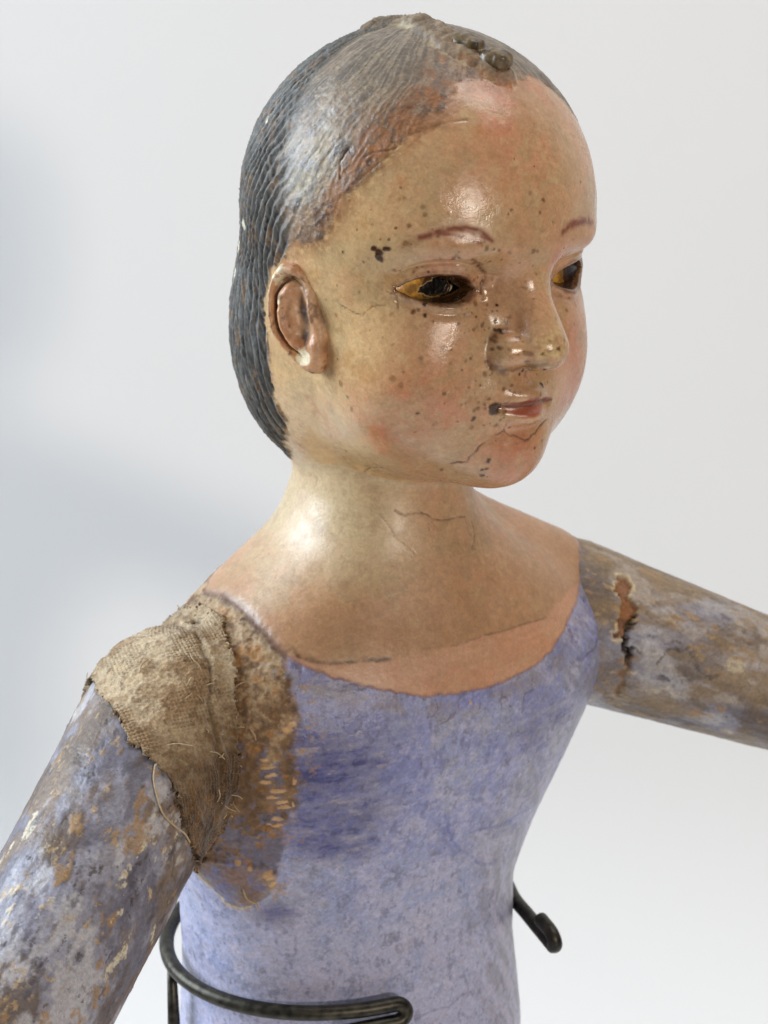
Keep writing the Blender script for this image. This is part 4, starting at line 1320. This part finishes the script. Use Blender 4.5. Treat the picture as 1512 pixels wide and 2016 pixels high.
# ears
for side in (-1, 1):
    v, q = build_surface(sd_ear, (-10, -19, -9), (18, 18, 8), 0.6, 1)
    e = v.copy()
    hw = (np.outer(v[:, 0], EB) + np.outer(v[:, 1], EU) + np.outer(v[:, 2], EN) + EAR_O) * np.array([side, 1, 1])
    P = (hw @ BH.T + HEAD_O).astype(F32)
    if side < 0:
        q = q[:, ::-1].copy()
    w1, w2, w4 = fbm(P, 2.2, 3, 201), fbm(P, 5, 2, 202), fbm(P, 1.0, 2, 203)
    c = np.tile(S(194, 148, 110), (len(P), 1)).astype(F32)
    c = mix(c, S(162, 106, 66), 0.6 * th(w2, 0.0, 0.5))
    c = mix(c, S(188, 150, 110), 0.6 * th(-w2 + w1 * 0.4, 0.15, 0.4))
    c = mix(c, S(104, 66, 36), 0.7 * th(w1 + 0.5 * w4, 0.5, 0.2))
    kk = np.sqrt(((e[:, 0] - 4.2) / 7.4) ** 2 + (e[:, 1] / 13.8) ** 2)
    c = mix(c, S(90, 54, 28), 0.75 * np.exp(-((kk - 0.71) / 0.06) ** 2) * sstep(-3, 4, e[:, 1] + e[:, 0] * 0.6 - 2) * (e[:, 2] < 2.4))
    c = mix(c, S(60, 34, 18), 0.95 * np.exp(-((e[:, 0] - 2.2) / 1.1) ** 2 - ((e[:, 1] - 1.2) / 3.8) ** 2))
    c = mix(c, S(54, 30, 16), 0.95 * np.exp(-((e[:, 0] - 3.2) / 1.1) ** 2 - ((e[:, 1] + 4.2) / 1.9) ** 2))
    c = mix(c, S(70, 42, 22), 0.85 * np.exp(-((e[:, 0] + 2.9) / 0.8) ** 2) * sstep(-5, -2, e[:, 1]) * th(w1, -0.3, 0.4))
    c = mix(c, S(96, 58, 30), 0.7 * np.exp(-((e[:, 0] + 2.2) / 1.3) ** 2 - ((e[:, 1] + 8.0) / 1.6) ** 2))
    c = mix(c, S(226, 212, 180), 0.9 * sstep(0.8, 0.5, np.sqrt((e[:, 0] - 7.2) ** 2 + (e[:, 1] - 5.0) ** 2) + 0.3 * w1))
    top = np.exp(-(((e[:, 0] - 7) / 3.5) ** 2 + ((e[:, 1] - 11.5) / 3) ** 2)) * th(w1 + w4, 0.0, 0.2)
    flk = sstep(1.1, 0.8, np.sqrt(((e[:, 0] - 4.2) / 2.0) ** 2 + ((e[:, 1] + 8.7) / 2.0) ** 2) + 0.35 * w1)
    c = mix(c, S(232, 222, 190), 0.9 * np.maximum(flk, top))
    rg = (0.46 + 0.1 * w1 + 0.3 * flk).astype(F32)
    nn = normals(P, q)
    P = P + nn * (0.28 * w2 + 0.18 * w1 + 0.05 * w4 - 0.15 * flk)[:, None].astype(F32)
    adopt(mesh_object('ear', P, q, M_SKIN, None, c, rg), head)

# eyes: a glazed ball set into each lid opening, the paint of the near one broken away
for side in (-1, 1):
    nu, nv = 120, 90
    aa, bb = np.meshgrid(np.linspace(-0.76, 0.68, nu) * (1 if side < 0 else -1), np.linspace(-0.66, 0.66, nv), indexing='ij')
    rx, ry, rz = 15.0, EYE_R - 0.55, 8.4
    X = side * EYE_C[0] + rx * np.sin(aa) * np.cos(bb)
    Y = EYE_C[1] + ry * np.cos(aa) * np.cos(bb)
    Z = EYE_C[2] + rz * np.sin(bb)
    h = np.stack([X, Y, Z], -1).reshape(-1, 3).astype(F32)
    P = (h @ BH.T + HEAD_O).astype(F32)
    w1, w4 = fbm(P, 2.0, 3, 301), fbm(P, 0.8, 2, 302)
    xz = h[:, [0, 2]] + np.stack([w4, w1], 1) * F32(0.22)
    c = np.tile(S(200, 144, 58), (len(h), 1)).astype(F32)
    c = mix(c, S(120, 84, 40), th(w1, 0.1, 0.3) * 0.8)
    c = mix(c, S(214, 176, 96), th(-w1, 0.25, 0.2) * 0.7)
    push = np.zeros(len(h), F32)
    drk = np.zeros(len(h), F32)
    if side < 0:
        hx = xz.copy()
        hx[:, 0] = (xz[:, 0] + 14.6) / 1.22 - 16.4
        iris = np.sqrt(((h[:, 0] + 18.6) / 5.0) ** 2 + ((h[:, 2] + 5.2) / 4.6) ** 2) + 0.12 * w1
        c = mix(c, S(72, 44, 22), sstep(1.08, 0.94, iris))
        hole = poly_sd(hx, HEAD_PAINT['EYE_HOLE'])
        xz = xz - np.array([1.9, 0], F32)
        m = sstep(-0.15, 0.2, hole)
        c = mix(c, S(222, 196, 140), 0.45 * np.exp(-((hole + 0.25) / 0.16) ** 2))
        c = mix(c, S(20, 15, 12), m)
        push += 0.9 * m + 0.3 * m * w1
        drk = 0.25 * m
        c = mix(c, S(70, 46, 26), 0.9 * sstep(-18.0, -16.6, h[:, 0] + 0.3 * w1) * (1 - m))
        blk = poly_sd(xz, HEAD_PAINT['EYE_BLACK'])
        m = sstep(-0.1, 0.2, blk)
        c = mix(c, S(30, 22, 16), m)
        push += 0.3 * m
        c = mix(c, S(206, 188, 160), sstep(-0.12, 0.15, poly_sd(xz, HEAD_PAINT['EYE_SLIVER'])))
        c = mix(c, S(110, 84, 44), 0.8 * sstep(-6.6, -7.6, h[:, 2] + 0.3 * w1))
    else:
        d = np.sqrt(((xz[:, 0] - 26.4) / 3.9) ** 2 + ((xz[:, 1] + 5.0) / 4.2) ** 2)
        m = sstep(1.06, 0.96, d)
        c = mix(c, S(64, 44, 32), m)
        c = mix(c, S(34, 26, 24), sstep(0.62, 0.5, d))
        c = mix(c, S(222, 160, 64), 0.7 * sstep(22, 19, h[:, 0]))
        c = mix(c, S(132, 96, 52), 0.8 * sstep(15.5, 13.5, h[:, 0]))
        c = mix(c, S(216, 190, 140), 0.8 * np.exp(-((d - 1.12) / 0.07) ** 2) * (h[:, 0] > 25))
    h2 = h - np.stack([push * 0, push, push * 0], 1)
    P = (h2 @ BH.T + HEAD_O).astype(F32)
    Qe = []
    idx = np.arange(nu * nv).reshape(nu, nv)
    q = np.stack([idx[:-1, :-1], idx[:-1, 1:], idx[1:, 1:], idx[1:, :-1]], -1).reshape(-1, 4)
    q = q[:, ::-1].copy()
    nq = normals(P, q)
    if (nq @ (BH @ np.array([0, 1.0, 0])).astype(F32)).mean() < 0:
        q = q[:, ::-1].copy()
    rg = np.full(len(P), 0.24, F32) + 0.08 * w1 + 0.7 * drk
    o = adopt(mesh_object('eye', P, q, M_EYE, None, c, rg.astype(F32)), head)
    o['label'] = 'near eye, amber with its dark iris broken away' if side < 0 else 'far eye, amber with a dark brown iris'


# resin lump at the front of the parting
def sd_resin(p):
    h = to_head(p)
    d = ell(h, (-3.4, 19.5, 49.8), (4.4, 6.0, 2.4))
    d = smin(d, ell(h, (-1.6, 27.0, 46.4), (3.8, 5.4, 2.7)), 1.6)
    return d + 0.5 * vnoise(h, 2.4, 44) + 0.14 * vnoise(h, 0.9, 45)


rc = head_w(-2, 23, 47)
v, q = build_surface(sd_resin, rc - 11, rc + 11, 0.8, 1)
adopt(mesh_object('resin_lump', v, q, M_RESIN), hair)

# arms
for far in (False, True):
    if far:
        v, q = build_surface(sd_far_arm, np.minimum(FA0, FA1) - 27, np.maximum(FA0, FA1) + 27, 2.0, 2)
        a, b = FA0, FA1
    else:
        v, q = build_surface(sd_near_arm, np.minimum(NA0, NA1) - 27, np.maximum(NA0, NA1) + 27, 1.5, 2)
        a, b = NA0, NA1
    c, r, d = paint_arm(v, a, b, far)
    v = v + normals(v, q) * d[:, None]
    o = adopt(mesh_object('upper_arm', v, q, M_ARM, None, c, r), doll)
    o['label'] = 'far arm, blotched tan and lilac, split open at the shoulder joint' if far else 'near arm with flaking grey lilac and ochre paint'
    print('arm', len(v))

# linen glued over the near shoulder joint
v, q = build_surface(sd_linen, (-95, -100, -85), (-15, 25, -2), 1.15, 2)
uv = uv_arm(v, NA0, NA1)
t = to_torso(v)
w1, w2, w4 = fbm(v, 2.0, 3, 401), fbm(v, 6.0, 3, 402), fbm(v, 0.9, 2, 403)
aa = np.mod(uv[:, 0], 132.0)
low = np.interp(aa, LINEN_LOW_A, LINEN_LOW_S) - uv[:, 1]
rgt = np.interp(t[:, 2], LINEN_X_Z, LINEN_X_X) - t[:, 0]
mask = np.minimum(low, rgt) + 0.9 * w1 + 0.5 * w4
mask = np.where(t[:, 0] > -40, -9, mask)
weave = (np.sin(uv[:, 0] * 2 * math.pi / 1.3) * np.sin(uv[:, 1] * 2 * math.pi / 1.3)).astype(F32)
wv = th(fbm(v, 9.0, 2, 404), -0.05, 0.3)
d = 0.48 * w2 + 0.24 * w1 + 0.14 * w4 + 0.22 * weave * wv + 0.35 * sstep(2.0, 0.3, low) + 0.25 * sstep(1.5, 0.2, rgt)
fold = np.exp(-((rgt - 5.0 + 1.2 * w2) / 0.8) ** 2) - 0.8 * np.exp(-((rgt - 6.6 + 1.2 * w2) / 0.6) ** 2)
fold2 = np.exp(-((low - 6.0 + 1.8 * w2) / 0.7) ** 2) * th(fbm(v, 10, 2, 409), 0.0, 0.3)
d = d + 0.55 * fold + 0.4 * fold2
hole = np.sqrt((t[:, 0] + 54.8) ** 2 + (t[:, 1] + 1.5) ** 2 * 0.35 + (t[:, 2] + 21.2) ** 2)
hm = sstep(1.9, 0.8, hole + 0.4 * w4)
c = np.tile(S(188, 169, 140), (len(v), 1)).astype(F32)
c = mix(c, S(156, 130, 98), th(w2, 0.0, 0.5))
c = mix(c, S(194, 172, 138), 0.7 * th(-w1 - 0.5 * w2, 0.25, 0.25))
glue_shade = sstep(-27, -48, t[:, 2] + 5 * w2 + 0.25 * (uv[:, 1] - 10))  # brown glue plus shade painted into the cloth colour, towards the bottom
c = mix(c, S(88, 64, 40), 0.95 * glue_shade)
c = mix(c, S(62, 44, 28), 0.85 * glue_shade * th(w2 + 0.5 * w1, 0.1, 0.3))
c = mix(c, S(122, 88, 48), 0.6 * glue_shade * th(-w2 + w1, 0.3, 0.25))
c = mix(c, S(104, 76, 48), 0.6 * th(w1 + 0.6 * w4, 0.6, 0.2))
c = mix(c, S(110, 86, 60), 0.5 * wv * sstep(0.0, -0.6, weave))
c = mix(c, S(92, 70, 46), 0.6 * np.exp(-((rgt - 6.6 + 1.2 * w2) / 0.7) ** 2))
c = mix(c, S(52, 34, 20), hm)
v = v + normals(v, q) * (d - 2.0 * hm)[:, None].astype(F32)
keep = (mask[q] > 0).all(1)
nn = normals(v, q)
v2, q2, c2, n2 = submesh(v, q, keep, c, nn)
# turned-under rim so that the cloth has a thickness
e = np.stack([q2, np.roll(q2, -1, 1)], -1).reshape(-1, 2)
key = np.sort(e, 1)
key = key[:, 0].astype(np.int64) * len(v2) + key[:, 1]
uq, first, cnt = np.unique(key, return_index=True, return_counts=True)
be = e[first[cnt == 1]]
bu, inv = np.unique(be, return_inverse=True)
inv = inv.reshape(-1, 2)
low_v = v2[bu] - n2[bu] * F32(1.7)
nb = len(v2)
rimq = np.stack([be[:, 1], be[:, 0], nb + inv[:, 0], nb + inv[:, 1]], 1)
v3 = np.concatenate([v2, low_v])
q3 = np.concatenate([q2, rimq]).astype(np.int32)
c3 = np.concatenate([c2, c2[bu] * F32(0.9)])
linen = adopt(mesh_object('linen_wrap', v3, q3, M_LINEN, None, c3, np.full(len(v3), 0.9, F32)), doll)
linen['label'] = 'torn strip of coarse tan linen glued over the near shoulder joint'
print('linen', len(v3))

THREADS = [
    ([(-54.7, -68.1, -39.4), (-54.9, -71.0, -41.9), (-53.7, -74.2, -45.6), (-52.2, -76.0, -48.9), (-49.5, -75.4, -52.5), (-47.7, -73.9, -55.0), (-46.6, -72.7, -58.1)], 0.24),
    ([(-47.7, -40.9, -20.9), (-46.4, -39.9, -20.6), (-45.2, -38.9, -21.0)], 0.16),
    ([(-48.0, -43.2, -21.7), (-47.1, -45.0, -22.5), (-45.8, -45.6, -23.5), (-44.9, -46.8, -24.9)], 0.18),
    ([(-43.7, -49.3, -27.4), (-42.4, -49.0, -27.0), (-41.7, -48.0, -27.3)], 0.15),
    ([(-48.6, -53.9, -29.0), (-47.7, -53.4, -28.4), (-46.9, -52.0, -28.2)], 0.14),
    ([(-42.5, -59.0, -40.6), (-40.8, -58.4, -41.3), (-39.6, -57.4, -42.9), (-38.6, -56.1, -44.7)], 0.14),
    ([(-40.0, -59.5, -54.3), (-38.7, -56.4, -57.5), (-36.9, -53.0, -60.3)], 0.12),
    ([(-32.9, -52.0, -38.2), (-31.9, -52.7, -39.2), (-31.6, -52.3, -41.0)], 0.12),
    ([(-60.1, -48.8, -24.4), (-59.7, -46.8, -22.9), (-58.2, -45.4, -22.2)], 0.22),
    ([(-36.1, -48.3, -85.2), (-35.1, -48.6, -87.9), (-32.9, -48.5, -89.3), (-32.2, -48.9, -91.0)], 0.26),
]
rs = np.random.RandomState(5)
for k in range(16):
    th_, s_ = rs.uniform(-62, -20), rs.uniform(-2, 22)
    ax, e1, e2 = arm_frame(NA0, NA1)
    an = th_ / 21
    p0 = NA0 + ax * s_ + (e1 * math.sin(an) + e2 * math.cos(an)) * 23.5
    dr = rs.normal(0, 1, 3)
    p1 = p0 + dr * 1.0 + (e1 * math.sin(an) + e2 * math.cos(an)) * 0.7
    p2 = p1 + dr * 1.2 + rs.normal(0, .6, 3)
    THREADS.append(([p0, p1, p2], rs.uniform(0.10, 0.17)))
edge_pts = v2[np.unique(bu)]
edge_n = n2[np.unique(bu)]
rs = np.random.RandomState(9)
sel = rs.choice(len(edge_pts), 70, replace=False)
for k in sel:
    p0 = edge_pts[k].astype(float)
    nn_ = edge_n[k].astype(float)
    dr = rs.normal(0, 1, 3)
    L_f = rs.uniform(0.7, 2.2)
    p1 = p0 + nn_ * rs.uniform(0.1, 0.5) + dr * 0.4 * L_f
    p2 = p1 + dr * 0.4 * L_f + rs.normal(0, 0.3, 3) + nn_ * rs.uniform(-0.2, 0.4)
    THREADS.append(([p0 - nn_ * 0.3, p1, p2], rs.uniform(0.06, 0.12)))
for pts, r in THREADS:
    v, q = tube(smooth_path(pts, 6), r, 6)
    adopt(mesh_object('thread', v, q, M_THREAD), linen)

# ------------------------------------------------------------------ wire display stand
ZW = -120.3
stand = empty('display_stand', torso_w(-11, -45, -545))
stand['label'] = 'dark iron wire stand gripping the waist of the doll'
stand['category'] = 'stand'


def ring(ph, z=ZW, w=53.0, d=43.0):
    a = math.radians(ph)
    return torso_w(-11 + w * math.sin(a), d * math.cos(a), z)


A = [ring(p) for p in range(-178, -18, 12)]
tan = ring(-10) - ring(-16)
tan /= np.linalg.norm(tan)
A += [ring(-16) + tan * k for k in (2, 4.5)]
end = A[-1]
down = np.array([0, 0, -1.0])
outw = torso_w(0, 1, 0)
for a in np.linspace(20, 180, 9):
    a = math.radians(a)
    A.append(end + tan * (2.8 * math.sin(a)) + down * (2.35 * (1 - math.cos(a))) + outw * 0.6 * (1 - math.cos(a)))
A += [A[-1] - tan * k for k in (5, 10, 15)]
v, q = tube(smooth_path(A, 6), 2.05, 20)
o = adopt(mesh_object('wire_arm', v, q, M_WIRE), stand)
o['label'] = 'wire arm curving round the near side to a doubled-back end at the front'
HOOK0, HOOK1 = torso_w(35.6, 13, ZW), torso_w(30.6, 41.5, ZW)
B = [ring(p, ZW, 51, 42) for p in (178, 160, 140, 120, 104, 91)]
HK0, HK1 = np.array(HOOK0), np.array(HOOK1)
dirn = (HK1 - HK0) / np.linalg.norm(HK1 - HK0)
B += [HK0 + dirn * k for k in (0, 9)]
B += [HK1 - dirn * 3]
up_ = np.array([0, 0, 1.0])
sidev = np.cross(dirn, up_)
for a in np.linspace(20, 180, 9):
    a = math.radians(a)
    B.append(HK1 - dirn * 3 + dirn * (3.2 * math.sin(a)) + up_ * 2.5 * (1 - math.cos(a)) + sidev * 0.5 * (1 - math.cos(a)))
B += [B[-1] - dirn * k for k in (3, 6)]
v, q = tube(smooth_path(B, 6), 2.0, 20)
o = adopt(mesh_object('wire_arm', v, q, M_WIRE), stand)
o['label'] = 'wire arm reaching out on the far side with a hooked end'
p0 = ring(-97)
v, q = tube([p0 + np.array([0, 0, k]) for k in (-1.5, -20, -60, -120, -200, -300, -400, -422)], 1.75, 18)
o = adopt(mesh_object('post', v, q, M_WIRE), stand)
v, q = tube([torso_w(-11, -43, z) for z in (-118, -140, -200, -300, -400, -480, -544)], 2.4, 18)
adopt(mesh_object('post', v, q, M_WIRE), stand)
bp = torso_w(-11, -10, -549.5)
ang = np.linspace(0, 2 * math.pi, 64, endpoint=False)
rings_ = [(0, 0.0), (66, 0.0), (69, 0.6), (70, 2.0), (70, 4.5), (69, 6.0), (66, 6.6), (0, 6.6)]
V_, Q_ = [], []
for r_, z_ in rings_:
    for a in ang:
        V_.append(bp + np.array([r_ * math.cos(a) + 1e-4, r_ * math.sin(a), z_]))
for i in range(len(rings_) - 1):
    for j in range(64):
        a0, a1 = i * 64 + j, i * 64 + (j + 1) % 64
        Q_.append((a0, a1, a1 + 64, a0 + 64))
adopt(mesh_object('base_plate', np.array(V_, F32), np.array(Q_), M_WIRE), stand)
